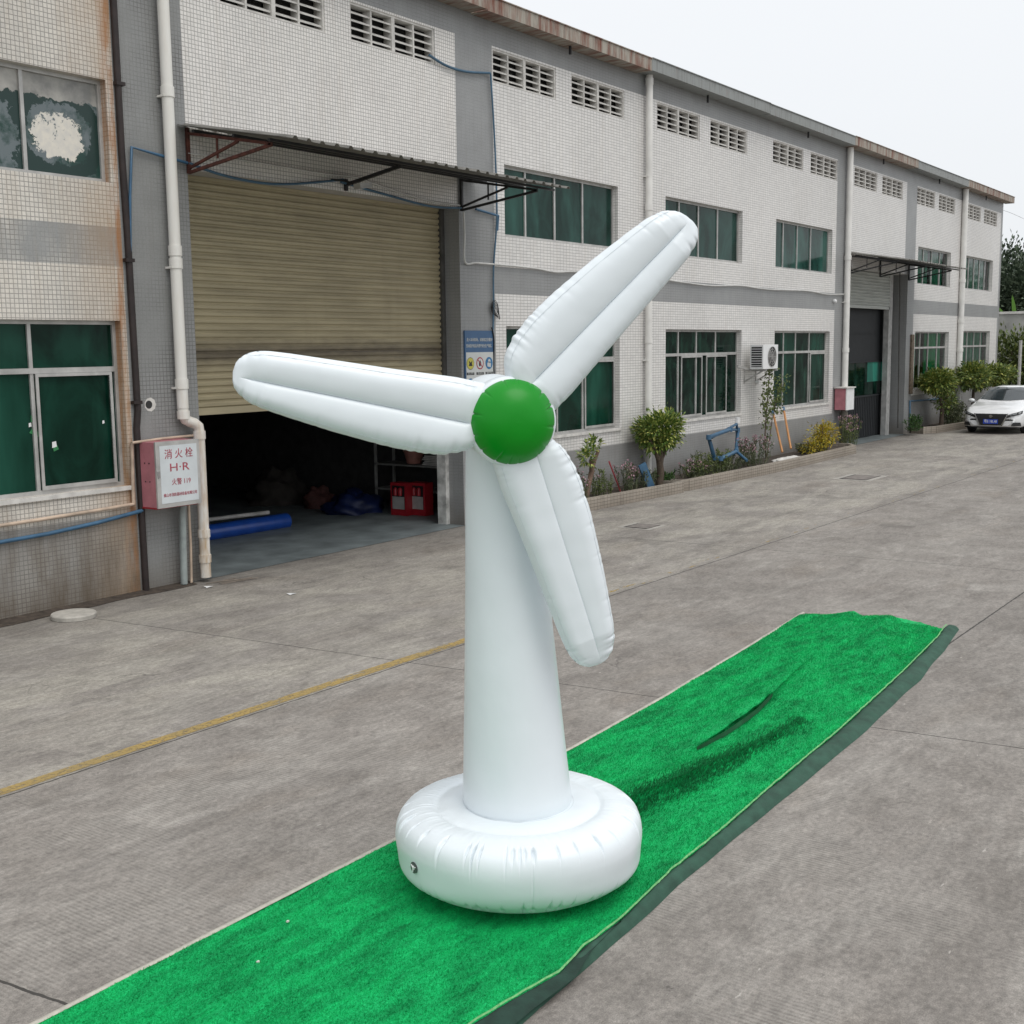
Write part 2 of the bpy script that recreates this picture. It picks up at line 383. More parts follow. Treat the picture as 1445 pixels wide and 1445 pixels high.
def leafmat(name, c1, c2, c3=None):
    m, t, b = nt(name)
    oi = t.nodes.new('ShaderNodeNewGeometry')
    stops = [(0, c1), (.6, c2)] + ([(1, c3)] if c3 else [])
    L(t, ramp(t, oi.outputs['Random Per Island'], stops), b.inputs['Base Color'])
    b.inputs['Roughness'].default_value = .45
    b.inputs['Specular IOR Level'].default_value = .35
    return m
LF_GOLD = leafmat('variegated leaves', (.05, .11, .02), (.16, .24, .045), (.5, .5, .14))
LF_GREEN = leafmat('green leaves', (.02, .055, .015), (.05, .12, .03), (.1, .17, .05))
LF_DARK = leafmat('dark leaves', (.012, .03, .012), (.028, .06, .022), (.05, .085, .03))
LF_HILL = leafmat('hill tree leaves', (.035, .055, .035), (.07, .10, .06), (.13, .165, .11))
LF_YEL = leafmat('yellow leaves', (.3, .22, .02), (.5, .38, .03), (.25, .28, .05))
LF_HEDGE = leafmat('hedge leaves', (.05, .09, .02), (.14, .2, .04), (.34, .34, .08))
LF_OLIVE = leafmat('olive leaves', (.05, .075, .02), (.11, .15, .04), (.2, .23, .07))
LF_DULL = leafmat('dull weeds', (.05, .07, .035), (.1, .12, .06), (.17, .17, .1))
LF_PINK = leafmat('pink flowers', (.3, .16, .2), (.42, .25, .3), (.5, .35, .38))
LF_BAN = leafmat('banana leaf', (.08, .2, .03), (.14, .3, .05))

# ------------------------------------------------------------------ mesh builder
class MB:
    def __init__(s): s.v = []; s.f = []; s.m = []; s.sm = []
    def add(s, vs, fs, mi=0, smooth=False):
        o = len(s.v); s.v += [tuple(v) for v in vs]
        for f in fs: s.f.append(tuple(i+o for i in f)); s.m.append(mi); s.sm.append(smooth)
    def quad(s, a, b, c, d, mi=0): s.add([a, b, c, d], [(0, 1, 2, 3)], mi)
    def box(s, x0, x1, y0, y1, z0, z1, mi=0):
        v = [(x, y, z) for z in (z0, z1) for y in (y0, y1) for x in (x0, x1)]
        s.add(v, [(0, 2, 3, 1), (4, 5, 7, 6), (0, 1, 5, 4), (2, 6, 7, 3), (0, 4, 6, 2), (1, 3, 7, 5)], mi)
    def bar(s, a, b, w, h=None, mi=0):     # rectangular bar between two points
        a = Vector(a); b = Vector(b); h = h or w; d = (b-a).normalized()
        up = Vector((0, 0, 1)) if abs(d.z) < .95 else Vector((1, 0, 0))
        sx = d.cross(up).normalized(); sy = sx.cross(d).normalized()
        vs = []
        for p in (a, b):
            for i, j in ((-1, -1), (1, -1), (1, 1), (-1, 1)): vs.append(p+sx*i*w/2+sy*j*h/2)
        s.add(vs, [(3, 2, 1, 0), (4, 5, 6, 7), (0, 1, 5, 4), (1, 2, 6, 5), (2, 3, 7, 6), (3, 0, 4, 7)], mi)
    def tube(s, pts, r, n=10, mi=0, cap=True):
        pts = [Vector(p) for p in pts]; rs = r if isinstance(r, (list, tuple)) else [r]*len(pts)
        rings = []; prev = None
        for i, p in enumerate(pts):
            d = (pts[min(i+1, len(pts)-1)]-pts[max(i-1, 0)]).normalized()
            if prev is None:
                up = Vector((0, 0, 1)) if abs(d.z) < .9 else Vector((1, 0, 0)); sx = d.cross(up).normalized()
            else:
                sx = (prev - d*prev.dot(d)).normalized()
            prev = sx; sy = d.cross(sx)
            rings.append([p+(sx*math.cos(2*PI*k/n)+sy*math.sin(2*PI*k/n))*rs[i] for k in range(n)])
        vs = [q for R in rings for q in R]; fs = []
        for i in range(len(rings)-1):
            for k in range(n):
                fs.append((i*n+k, i*n+(k+1) % n, (i+1)*n+(k+1) % n, (i+1)*n+k))
        s.add(vs, fs, mi, True)
        if cap:
            s.add(rings[0], [tuple(range(n))[::-1]], mi); s.add(rings[-1], [tuple(range(n))], mi)
    def build(s, name, mats, parent=None, loc=None, **tags):
        me = bpy.data.meshes.new(name); me.from_pydata(s.v, [], s.f)
        if not isinstance(mats, (list, tuple)): mats = [mats]
        for m in mats: me.materials.append(m)
        me.polygons.foreach_set('material_index', s.m); me.polygons.foreach_set('use_smooth', s.sm)
        me.update(); o = bpy.data.objects.new(name, me); COL.objects.link(o)
        if parent: o.parent = parent
        if loc: o.location = loc
        for k, v in tags.items(): o[k] = v
        return o
def thing(name, loc, label, cat, group=None):
    o = bpy.data.objects.new(name, None); COL.objects.link(o); o.location = loc
    o.empty_display_size = .2
    o['label'] = label; o['category'] = cat
    if group: o['group'] = group
    return o
def base_inv(parent, o):      # keep world-space vertices although the parent sits elsewhere
    o.location = -Vector(parent.location) if parent.rotation_euler.z == 0 else o.location
    return o
def part(mb, name, mats, parent, **tags):
    o = mb.build(name, mats, parent, **tags); o.location = -parent.location if parent.parent is None else (0, 0, 0)
    return o
def solo(mb, name, mats, label, cat, group=None):
    o = mb.build(name, mats); o['label'] = label; o['category'] = cat
    if group: o['group'] = group
    return o
def text(body, size, center, mats, name, parent, facing='-Y', ext=.0015, width=None):
    cu = bpy.data.curves.new('writing', 'FONT'); cu.body = body; cu.size = size; cu.align_x = 'CENTER'; cu.align_y = 'CENTER'; cu.extrude = ext
    cu.resolution_u = 3
    ob = bpy.data.objects.new('tmp', cu); COL.objects.link(ob)
    dg = bpy.context.evaluated_depsgraph_get(); me = bpy.data.meshes.new_from_object(ob.evaluated_get(dg))
    bpy.data.objects.remove(ob); bpy.data.curves.remove(cu)
    if width and len(me.vertices):
        xs = [v.co.x for v in me.vertices]; k = width/(max(xs)-min(xs))
        for v in me.vertices: v.co.x *= k
    if facing == '-Y': R = Matrix(((1, 0, 0), (0, 0, -1), (0, 1, 0)))
    else: R = Matrix(((0, 0, -1), (-1, 0, 0), (0, 1, 0)))
    me.transform(Matrix.Translation(center) @ R.to_4x4())
    me.materials.clear(); me.materials.append(mats)
    o = bpy.data.objects.new(name, me); COL.objects.link(o); o.parent = parent
    o.location = -parent.location if parent.parent is None else (0, 0, 0)
    return o

# ------------------------------------------------------------------ ground
g = MB(); g.quad((-500, -500, 0), (500, -500, 0), (500, 500, 0), (-500, 500, 0))
g.build('ground', M_CONC, kind='structure')
# worn yellow edge line
def yellow():
    m = bpy.data.materials.new('worn yellow paint'); m.use_nodes = True; t = m.node_tree; b = t.nodes['Principled BSDF']
    p = pos(t); x, y, z = sep(t, p)
    b.inputs['Base Color'].default_value = (.42, .29, .075, 1); b.inputs['Roughness'].default_value = .8
    L(t, ramp(t, noi(t, p, 3, 5), [(.3, (.34, .255, .11)), (.7, (.43, .30, .095))]), b.inputs['Base Color'])
    fade = N(t, 'ShaderNodeMapRange'); L(t, x, fade.inputs['Value']); fade.inputs['From Min'].default_value = 5; fade.inputs['From Max'].default_value = 13
    fade.inputs['To Min'].default_value = .33; fade.inputs['To Max'].default_value = .60
    n = noi(t, vscale(t, p, (.8, 4, 1)), 3.0, 8, .7)
    a = mth(t, 'GREATER_THAN', mth(t, 'SUBTRACT', n, fade.outputs[0]), 0.0)
    a2 = mth(t, 'MULTIPLY', a, .88)
    n2 = noi(t, p, 26, 5, .7); a2 = mth(t, 'MULTIPLY', a2, ramp(t, n2, [(.36, .25), (.5, 1)]))
    L(t, a2, b.inputs['Alpha'])
    return m
y = MB()
def jl(x): return 7.225-.0115*x
X = -6.0
while X < 40:
    x1 = X+2
    y.quad((X, jl(X)+.03, .004), (x1, jl(x1)+.03, .004), (x1, jl(x1)+.15+.015*math.sin(x1), .004), (X, jl(X)+.15+.015*math.sin(X), .004)); X = x1
y.build('road_line', yellow(), kind='structure')

# soil strip and grime at the foot of the left wall
s = MB(); pts = []
for i in range(40):
    xx = 2+i*.2; ww = .16+.3*abs(mnoise.noise(Vector((xx*.9, 0, 0))))+.25*max(0, (8.6-xx)/6)
    pts.append((xx, ww))
for (xa, wa), (xb, wb) in zip(pts, pts[1:]):
    s.quad((xa, D-wa, .005), (xb, D-wb, .005), (xb, D+.0, .03), (xa, D+.0, .03))
s.build('dirt_strip', M_SOIL, kind='structure')

# ------------------------------------------------------------------ factory building
XL, XR = -4.0, 49.7
B = thing('factory_building', (XL, D, 0), 'long two storey factory in white tile with grey painted columns and green windows', 'building')
UP = [(1.3, 5.0, 4.83, 5.97), (5.3, 8.98, 4.83, 5.97), (16.76, 20.49, 4.74, 5.91), (22.4, 26.12, 4.74, 5.91), (28.03, 31.77, 4.73, 5.89), (39.25, 42.9, 4.73, 5.9), (44.8, 48.5, 4.75, 5.91)]
DN = [(1.3, 5.0, 1.32, 3.26), (5.3, 9.0, 1.32, 3.26), (16.76, 20.55, 1.3, 3.25), (22.44, 26.15, 1.3, 3.22), (28.05, 31.75, 1.3, 3.21), (39.2, 43.0, 1.38, 3.23), (44.8, 48.47, 1.38, 3.27)]
VE = [(x, x+1.88) for x in (1.3, 3.7, 7.0, 10.72, 13.1, 16.47, 18.85, 22.03, 24.42, 27.77, 30.15, 33.33, 35.66, 38.97, 41.3, 44.63, 46.97)]
VZ = (7.18, 7.71)
DOOR1 = (10.1, 15.51, 0, 5.1); DOOR2 = (33.0, 38.3, 0, 4.98)
holes = UP+DN+[(a, b, *VZ) for a, b in VE]+[DOOR1, DOOR2]
RD = .16   # reveal depth
xs = sorted(set([XL, XR, 9.08, 10.1, 15.48, 16.45, 32.05, 32.9, 37.95, 38.97, 49.45]+[h[0] for h in holes]+[h[1] for h in holes]))
zs = sorted(set([0, 8.25, .98, 1.2, 3.78, 3.88, 4.23, 4.33, 7.74]+[h[2] for h in holes]+[h[3] for h in holes]))
mats = [M_TILE_SQ, M_TILE_L, M_TILE_R, M_GREY_T, M_GREY_L, M_SKIRT_L, M_SKIRT, M_BAND_L]
def zone(x, z):
    if x < 9.08:
        if z > 7.74: return 4
        if z < .98: return 5
        if 3.88 < z < 4.33: return 7
        return 1
    if x < 10.1: return 4
    if z > 7.74: return 3
    if x < 15.48: return 0
    if x < 16.45: return 3
    if x < 32.05: return 6 if z < .98 else (3 if 3.78 < z < 4.23 else 2)
    if x < 32.9: return 3
    if x < 37.95: return 2
    if x < 38.97: return 3
    if x < 49.45: return 6 if z < 1.2 else (3 if 3.78 < z < 4.23 else 2)
    return 3
W = MB()
def inside(x, z): return any(a < x < b and c < z < d for a, b, c, d in holes)
for xa, xb in zip(xs, xs[1:]):
    for za, zb in zip(zs, zs[1:]):
        xm, zm = (xa+xb)/2, (za+zb)/2
        if inside(xm, zm): continue
        W.quad((xa, D, za), (xb, D, za), (xb, D, zb), (xa, D, zb), zone(xm, zm))
for (a, b, c, d) in holes:
    dep = .34 if c == 0 else (.2 if (c, d) == VZ else RD)
    if c == 0: dep = .5
    mi = zone(a-.03, (c+d)/2); mj = zone(b+.03, (c+d)/2)
    W.quad((a, D, c), (a, D, d), (a, D+dep, d), (a, D+dep, c), mi)
    W.quad((b, D, c), (b, D+dep, c), (b, D+dep, d), (b, D, d), mj)
    W.quad((a, D, d), (b, D, d), (b, D+dep, d), (a, D+dep, d), zone((a+b)/2, d+.02))
    if c > 0: W.quad((a, D, c), (a, D+dep, c), (b, D+dep, c), (b, D, c), zone((a+b)/2, c-.02))
# end walls, back
W.quad((XR, D, 0), (XR, D+20, 0), (XR, D+20, 8.25), (XR, D, 8.25), 3)
W.quad((XL, D, 0), (XL, D, 8.25), (XL, D+20, 8.25), (XL, D+20, 0), 3)
W.quad((XL, D+20, 0), (XL, D+20, 8.25), (XR, D+20, 8.25), (XR, D+20, 0), 3)
part(W, 'wall', mats, B)
# roof
r = MB(); r.quad((XL, D+.0, 8.26), (XR, D, 8.26), (XR, D+10, 9.1), (XL, D+10, 9.1)); r.quad((XL, D+10, 9.1), (XR, D+10, 9.1), (XR, D+20, 8.26), (XL, D+20, 8.26))
r.quad((XR, D, 8.26), (XR, D+20, 8.26), (XR, D+10, 9.1), (XR, D+10, 9.1-.001)); r.quad((XL, D, 8.26), (XL, D+10, 9.1), (XL, D+10, 9.1-.001), (XL, D+20, 8.26))
part(r, 'roof', M_SHEET, B)
# interior linings: one dark shell just behind the facade plus the two door bays
def room(x0, x1, y0, y1, z0, z1, mat, fl):
    q = MB()
    q.quad((x0, y1, z0), (x1, y1, z0), (x1, y1, z1), (x0, y1, z1))
    q.quad((x0, y0, z0), (x0, y1, z0), (x0, y1, z1), (x0, y0, z1))
    q.quad((x1, y0, z0), (x1, y0, z1), (x1, y1, z1), (x1, y1, z0))
    q.quad((x0, y0, z1), (x0, y1, z1), (x1, y1, z1), (x1, y0, z1))
    return q
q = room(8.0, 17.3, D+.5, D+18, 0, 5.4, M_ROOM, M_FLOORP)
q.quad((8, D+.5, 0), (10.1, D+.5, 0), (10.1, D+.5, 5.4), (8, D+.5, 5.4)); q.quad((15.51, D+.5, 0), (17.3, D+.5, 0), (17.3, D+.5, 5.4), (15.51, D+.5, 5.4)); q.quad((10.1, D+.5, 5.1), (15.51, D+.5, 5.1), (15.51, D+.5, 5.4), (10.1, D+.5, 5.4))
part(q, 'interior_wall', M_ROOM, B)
q = MB(); q.quad((8, D-.02, .006), (17.3, D-.02, .006), (17.3, D+18, .006), (8, D+18, .006)); part(q, 'floor', M_FLOORP, B); q = MB(); q.quad((33, D-.1, .006), (38.3, D-.1, .006), (38.3, D+2, .006), (33, D+2, .006))
part(q, 'floor', M_FLOORP, B)

# windows
def window(h, mull, transom=None, glass=M_GLASS_UP, sash=None, curtain=None, extra=None):
    x0, x1, z0, z1 = h; y = D+.10
    w = MB(); fw = .045
    w.box(x0, x1, y, y+.06, z0, z0+fw); w.box(x0, x1, y, y+.06, z1-fw, z1)
    w.box(x0, x0+fw, y+.002, y+.058, z0+fw, z1-fw); w.box(x1-fw, x1, y+.002, y+.058, z0+fw, z1-fw)
    zt = transom if transom else z1-fw
    for mx in mull:
        w.box(mx-.022, mx+.022, y+.004, y+.056, z0+fw, z1-fw)
    if transom: w.box(x0+fw, x1-fw, y-.006, y+.057, transom-.03, transom+.03)
    if sash:      # sliding sashes below the transom stand proud
        for (sa, sb) in sash:
            zb = z0+fw+.002; ztp = transom-.032
            for a, b, c, d in ((sa, sa+.035, zb, ztp), (sb-.035, sb, zb, ztp), (sa+.035, sb-.035, zb, zb+.045), (sa+.035, sb-.035, ztp-.035, ztp)):
                w.box(a, b, y-.022, y-.008, c, d)
    wo = part(w, 'window', M_ALU, B)
    gl = MB()
    edges = [x0+fw]+list(mull)+[x1-fw]
    gm = glass if isinstance(glass, list) else [glass]
    for i, (a, b) in enumerate(zip(edges, edges[1:])):
        gl.quad((a, y+.03, z0+fw), (b, y+.03, z0+fw), (b, y+.03, z1-fw), (a, y+.03, z1-fw), i % len(gm))
    part(gl, 'glass', gm, wo)
    s_ = MB(); s_.box(x0-.04, x1+.04, D-.035, D+.098, z0-.05, z0-.002)
    if transom: part(s_, 'sill', M_CONCW, wo)
    if curtain:
        n = 160
        for (ca, cb) in curtain[1]:
            c_ = MB(); vs = []; fs = []
            for i in range(n+1):
                xx = ca+(cb-ca)*i/n; yy = y+.2+.045*math.sin(xx*34)+.02*math.sin(xx*13)
                vs += [(xx, yy, z0+.05), (xx, yy, z1-.02)]
            for i in range(n): fs.append((2*i, 2*i+2, 2*i+3, 2*i+1))
            c_.add(vs, fs, 0, True); part(c_, 'curtain', curtain[0], wo)
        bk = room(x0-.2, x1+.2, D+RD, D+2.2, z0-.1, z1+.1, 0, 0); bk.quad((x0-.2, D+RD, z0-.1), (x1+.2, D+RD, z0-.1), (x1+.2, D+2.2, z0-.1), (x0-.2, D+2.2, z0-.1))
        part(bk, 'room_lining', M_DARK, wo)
    return wo
def even(h, n): return [h[0]+(h[1]-h[0])*k/n for k in range(1, n)]
window(UP[0], even(UP[0], 4)); window(DN[0], even(DN[0], 4), 2.7, M_GLASS_DN)
window(UP[1], [6.2, 7.0, 7.97], None, [M_GLASS_UP, M_PEEL, M_PEEL, M_PEEL])
window(DN[1], [6.2, 7.0, 7.87], 2.7, M_GLASS_DN, sash=[(7.9, 8.9)])
window(UP[2], [17.52, 18.44, 19.38]); window(UP[3], [23.2, 24.1, 25.04]); window(UP[4], [28.72, 29.62, 30.52])
window(UP[5], even(UP[5], 4), None, M_CLEAR, curtain=(M_CURT2, [(39.3, 41.2), (41.5, 42.8)]))
window(UP[6], even(UP[6], 5), None, M_CLEAR, curtain=(M_CURT2, [(44.9, 48.4)]))
window(DN[2], [17.5, 18.48, 19.36], 2.66, M_GLASS_DN, sash=[(19.4, 20.5)])
window(DN[3], [23.2, 24.05, 25.0], 2.69, M_GLASS_BK, sash=[(23.3, 24.3), (24.5, 25.55)])
window(DN[4], [28.86, 29.64, 30.56], 2.68, [M_GLASS_DN, M_GLASS_DN, M_GLASS_BK, M_GLASS_DN], sash=[(30.6, 31.65)])
window(DN[5], [40.1, 41.0, 42.0], 2.71, M_CLEAR, curtain=(M_CURT, [(39.3, 40.1), (41.2, 42.9)]))
window(DN[6], even(DN[6], 4), 2.72, M_CLEAR, curtain=(M_CURT2, [(44.9, 48.4)]))

# louvre vents: one mesh, copied
def vent_mesh():
    v = MB(); w_ = 1.88; h_ = VZ[1]-VZ[0]; y0 = D+.015
    v.box(0, .035, y0, y0+.16, 0, h_); v.box(w_-.035, w_, y0, y0+.16, 0, h_)
    v.box(.035, w_-.035, y0, y0+.16, 0, .03); v.box(.035, w_-.035, y0, y0+.16, h_-.03, h_)
    v.box(w_/2-.035, w_/2+.035, y0+.002, y0+.158, .03, h_-.03)
    for q in (.25, .75): v.box(w_*q-.016, w_*q+.016, y0+.01, y0+.15, .03, h_-.03)
    n = 5
    for k in range(1, n):
        z = h_*k/n
        for a, b in ((.035, w_/2-.035), (w_/2+.035, w_-.035)):
            v.add([(a, y0+.02, z-.035), (b, y0+.02, z-.035), (b, y0+.14, z+.02), (a, y0+.14, z+.02), (a, y0+.02, z-.012), (b, y0+.02, z-.012), (b, y0+.14, z+.043), (a, y0+.14, z+.043)],
                  [(0, 3, 2, 1), (4, 5, 6, 7), (0, 1, 5, 4), (2, 3, 7, 6), (0, 4, 7, 3), (1, 2, 6, 5)])
    return v
v0 = None
for i, (a, b) in enumerate(VE):
    if v0 is None:
        v0 = vent_mesh().build('louvre_vent', M_CONCW, B)
        bk = MB(); bk.box(-.0, 1.88, D+.199, D+.6, 0, VZ[1]-VZ[0]); bk0 = bk.build('vent_backing', M_DARK, v0); o = v0
    else:
        o = v0.copy(); COL.objects.link(o); o.parent = B; c_ = bk0.copy(); COL.objects.link(c_); c_.parent = o
    o.location = Vector((a, 0, VZ[0]))-B.location

# gutter in lengths
segs = [(XL, 10.0, 'g'), (10.0, 15.9, 'r'), (15.9, 21.2, 'r'), (21.2, 26.8, 'g'), (26.8, 32.4, 'g'), (32.4, 37.9, 'r'), (37.9, 43.5, 'g'), (43.5, 49.95, 'r')]
for i, (a, b, k) in enumerate(segs):
    q = MB(); dz = (0, .012, -.008, .006, -.005, .01, 0, .012)[i]
    y0 = D-.34; zb = 8.12+dz; zt = 8.34+dz
    q.box(a+.004, b-.004, y0, y0+.012, zb, zt); q.box(a+.004, b-.004, y0+.012, D-.003, zb, zb+.012)
    q.box(a+.004, b-.004, y0-.02, y0+.03, zt+.001, zt+.016)
    q.box(a+.004, b-.004, D-.016, D-.003, zb+.013, zt)
    part(q, 'gutter', M_GUT_R if k == 'r' else M_GUT_G, B, **({'label': 'rust streaked gutter length'} if k == 'r' else {}))
for X in (12.9, 18.6, 24.0, 29.6, 35.3, 40.8, 46.6): q = MB(); q.box(X-.015, X+.015, D-.16, D-.12, 7.97, 8.118); part(q, 'gutter_hanger', M_STEEL, B)

# drain pipes
def pipe(pts, r, mat, name='downpipe', collars=(), parent=B, brackets=(), **tg):
    q = MB(); q.tube(pts, r, 14)
    for z, x in collars: q.tube([(x, pts[0][1], z-.06), (x, pts[0][1], z+.06)], r*1.16, 14)
    for z, x in brackets: q.box(x-r*1.15, x+r*1.15, D-.01-abs(pts[0][1]-D)-r*.3, D-.001, z-.012, z+.012)
    return part(q, name, mat, parent, **tg)
py = D-.1
pipe([(9.77, py, 8.15), (9.77, py, 2.2)], .07, M_UPVC_D, collars=[(5.95, 9.77), (4.1, 9.77), (3.95, 9.77), (2.5, 9.77)], brackets=[(5.9, 9.77), (3.9, 9.77), (2.45, 9.77)], label='stained white drain pipe with an elbow at its foot')
q = MB(); q.tube([(9.77, py, 2.2), (9.775, py, 2.12), (9.8, py, 2.06), (9.86, py-.01, 2.03), (9.92, py-.02, 2.01), (9.97, py-.03, 1.97), (9.98, py-.03, 1.9), (9.98, py-.03, .06)], .066, 14)
for z in (2.12, 1.86, .62, .3): q.tube([(9.98 if z < 2 else 9.773, py-.03 if z < 2 else py, z-.05), (9.98 if z < 2 else 9.773, py-.03 if z < 2 else py, z+.05)], .077, 14)
part(q, 'downpipe_foot', M_UPVC_D, B)
pipe([(21.53, py, 8.12), (21.53, py, .3)], .068, M_UPVC, collars=[(5.6, 21.53), (3.0, 21.53), (8.0, 21.53)], brackets=[(6.2, 21.53), (2.6, 21.53)])
pipe([(32.7, py, 8.12), (32.7, py, .1)], .085, M_UPVC, collars=[(5.2, 32.7), (2.7, 32.7)], brackets=[(4, 32.7)])
pipe([(44.05, py, 8.12), (44.05, py, .3)], .1, M_UPVC, collars=[(5.0, 44.05), (3.6, 44.05), (2.6, 44.05)])
q = MB(); q.tube([(9.13, D-.02, 8.1), (9.13, D-.02, 5.2), (9.15, D-.02, 4.2), (9.16, D-.02, 2.2), (9.13, D-.02, 2.0), (9.14, D-.02, .01)], .042, 8)
for z in (5.95, 3.96, 2.3): q.box(9.08, 9.2, D-.07, D-.002, z-.02, z+.02)
part(q, 'joint_pipe', M_BLKP, B)

# roller shutters
def shutter(x0, x1, z0, z1, y, mat, pitch=.09, hood=True):
    q = MB(); prof = []; z = z0+.09
    while z < z1-.001:
        for dz, dy in ((0, 0), (.008, -.003), (.02, -.022), (.055, -.026), (.072, -.012), (.078, .002)):
            prof.append((z+dz*pitch/.09, y+dy))
        z += pitch
    vs = []; fs = []
    for zz, yy in prof: vs += [(x0, yy, zz), (x1, yy, zz)]
    for i in range(len(prof)-1): fs.append((2*i, 2*i+1, 2*i+3, 2*i+2))
    q.add(vs, fs, 0, False)
    q.box(x0, x1, y-.02, y+.02, z0, z0+.09)
    o = part(q, 'roller_shutter', mat, B)
    return o
sh = shutter(10.13, 15.48, 2.07, 5.1, D+.36, M_SHUT)
M_RAIL = simple('dark grey shutter guide', (.07, .068, .062), .7, var=.3)
q = MB(); q.box(15.42, 15.508, D+.3, D+.48, 2.07, 5.09); part(q, 'shutter_rail', M_RAIL, B)
q = MB(); q.box(15.42, 15.508, D+.3, D+.48, 0, 2.068); part(q, 'shutter_rail', simple('scuffed white paint', (.5, .5, .48), .7, var=.5, scale=5), B, label='scuffed pale lower shutter rail')
q = MB(); q.box(10.102, 10.2, D+.3, D+.48, 0, 5.09); part(q, 'shutter_rail', M_RAIL, B)
shutter(33.0, 37.7, 3.9, 4.98, D+.36, M_SHUT2)
q = MB(); q.box(37.62, 37.95, D+.34, D+.5, 0, 4.97); part(q, 'shutter_rail', simple('grey guide', (.38, .38, .37), .6), B)
# side gate inside the second doorway
q = MB(); q.box(33.0, 38.3, D+.62, D+.66, .02, 1.28); q.box(33.0, 38.3, D+.62, D+.66, 2.32, 4.9)
for X in (33.2, 38.2): q.box(X-.03, X+.03, D+.58, D+.67, .02, 4.9)
for k in range(34): q.box(33+k*.155, 33.02+k*.155, D+.605, D+.619, .05, 1.25)
q.box(33, 38.3, D+.59, D+.605, 1.25, 1.31); q.box(33, 38.3, D+.59, D+.605, 2.3, 2.35); q.box(33, 38.3, D+.6, D+.612, 3.16, 3.19)
ga = part(q, 'gate', M_GATE, B)
q = MB(); q.quad((33.0, D+.64, 1.28), (36.66, D+.64, 1.28), (36.66, D+.64, 2.32), (33, D+.64, 2.32)); q.quad((36.66, D+.64, 1.7), (38.1, D+.64, 1.7), (38.1, D+.64, 2.32), (36.66, D+.64, 2.32), 1); q.quad((36.66, D+.64, 1.28), (38.3, D+.64, 1.28), (38.3, D+.64, 1.7), (36.66, D+.64, 1.7))
part(q, 'gate_glass', [M_GLASS_BK, glassmat('lit green pane', (.03, .16, .12), (.04, .2, .15))], ga)  # brighter green puts the lit look of one pane into its colour
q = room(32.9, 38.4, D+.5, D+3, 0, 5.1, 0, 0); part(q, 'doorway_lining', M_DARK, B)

# ------------------------------------------------------------------ canopies over the two doors
def canopy(x0, x1, zw, zf, yf, brx, label, rusty=()):
    T = thing('door_canopy', (x0, D, zw), label, 'canopy', 'corrugated canopies over the doors')
    q = MB(); pitch = .23; X = x0-.05; pr = []
    while X < x1:
        for dx, dz in ((0, 0), (.09, 0), (.115, .03), (.155, .03), (.18, 0)): pr.append((X+dx, dz))
        X += pitch
    vs = []; fs = []
    for k, (xx, dz) in enumerate(pr):
        e = .012*math.sin(xx*7.3)
        for yy, zz in ((D-.01, zw), (yf+e, zf)): vs += [(xx, yy, zz+dz), (xx, yy, zz+dz+.006)]
    n = len(pr)
    for i in range(n-1):
        a = 4*i; b = 4*i+4
        fs += [(a, a+2, b+2, b), (a+1, b+1, b+3, a+3), (a+2, a+3, b+3, b+2), (a, b, b+1, a+1)]
    fs += [(0, 1, 3, 2), (4*n-4, 4*n-2, 4*n-1, 4*n-3)]
    q.add(vs, fs); part(q, 'roof_sheet', M_SHEET, T)
    q = MB(); sl = (zf-zw)/(D-yf)
    for f in (.12, .5, .82):
        yy = D-(D-yf)*f; zz = zw+(zf-zw)*f-.03
        q.box(x0, x1, yy-.02, yy+.02, zz-.03, zz)
    part(q, 'purlin', M_STEEL, T)
    for i, bx in enumerate(brx):
        if i == 1 and x0 < 20:      # the middle support is a single arm
            q = MB(); q.bar((bx, D-.01, zw-.42), (bx, D-(D-yf)*.55, zw+(zf-zw)*.55-.07), .045); q.bar((bx, D-.012, zw-.5), (bx, D-.012, zw-.34), .05); part(q, 'bracket', M_STEEL, T); continue
        q = MB(); f = .8; yy = D-(D-yf)*f; zz = zw+(zf-zw)*f-.065
        q.bar((bx, D-.03, zw-.02), (bx, D-.03, zw-.56), .04)
        q.bar((bx, D-.03, zw-.085), (bx, yy, zz-.02), .035)
        q.bar((bx, D-.03, zw-.55), (bx, yy, zz-.03), .035)
        ym = D-(D-yf)*.5; q.bar((bx, D-.03, zw-.5), (bx, ym, zw+(zf-zw)*.5-.1), .03)
        ym = D-(D-yf)*.3; q.bar((bx, ym, zw+(zf-zw)*.3-.08), (bx, ym, zw-.43), .02)
        part(q, 'bracket', M_RUSTY if i in rusty else M_STEEL, T, **({'label': 'rusty red bracket'} if i in rusty else {}))
    return T
canopy(10.02, 15.95, 5.61, 5.27, 10.15, (10.1, 12.9, 15.55), 'larger nearer corrugated canopy over the half open beige shutter', rusty=(0,))
canopy(33.05, 38.95, 5.36, 5.08, 10.35, (33.1, 35.6, 38.3), 'farther smaller corrugated canopy over the dark gate doorway')

# floodlight
T = thing('floodlight', aY(512, 263, D-.5), 'small grey floodlight hanging beneath the canopy above the beige shutter', 'floodlight')
q = MB(); c = T.location; q.bar(c+Vector((-.12, -.0, -.01)), c+Vector((.12, 0, .03)), .12, .07); part(q, 'lamp_housing', M_ALU, T)
q = MB(); q.bar(c+Vector((-.1, -.03, -.04)), c+Vector((.1, -.03, .0)), .09, .01); part(q, 'lamp_glass', M_WHITEC, T)
q = MB(); q.tube([c+Vector((0, .05, .0)), c+Vector((-.05, .3, .1)), c+Vector((-.1, .49, .12))], .015, 6); part(q, 'arm', M_STEEL, T)

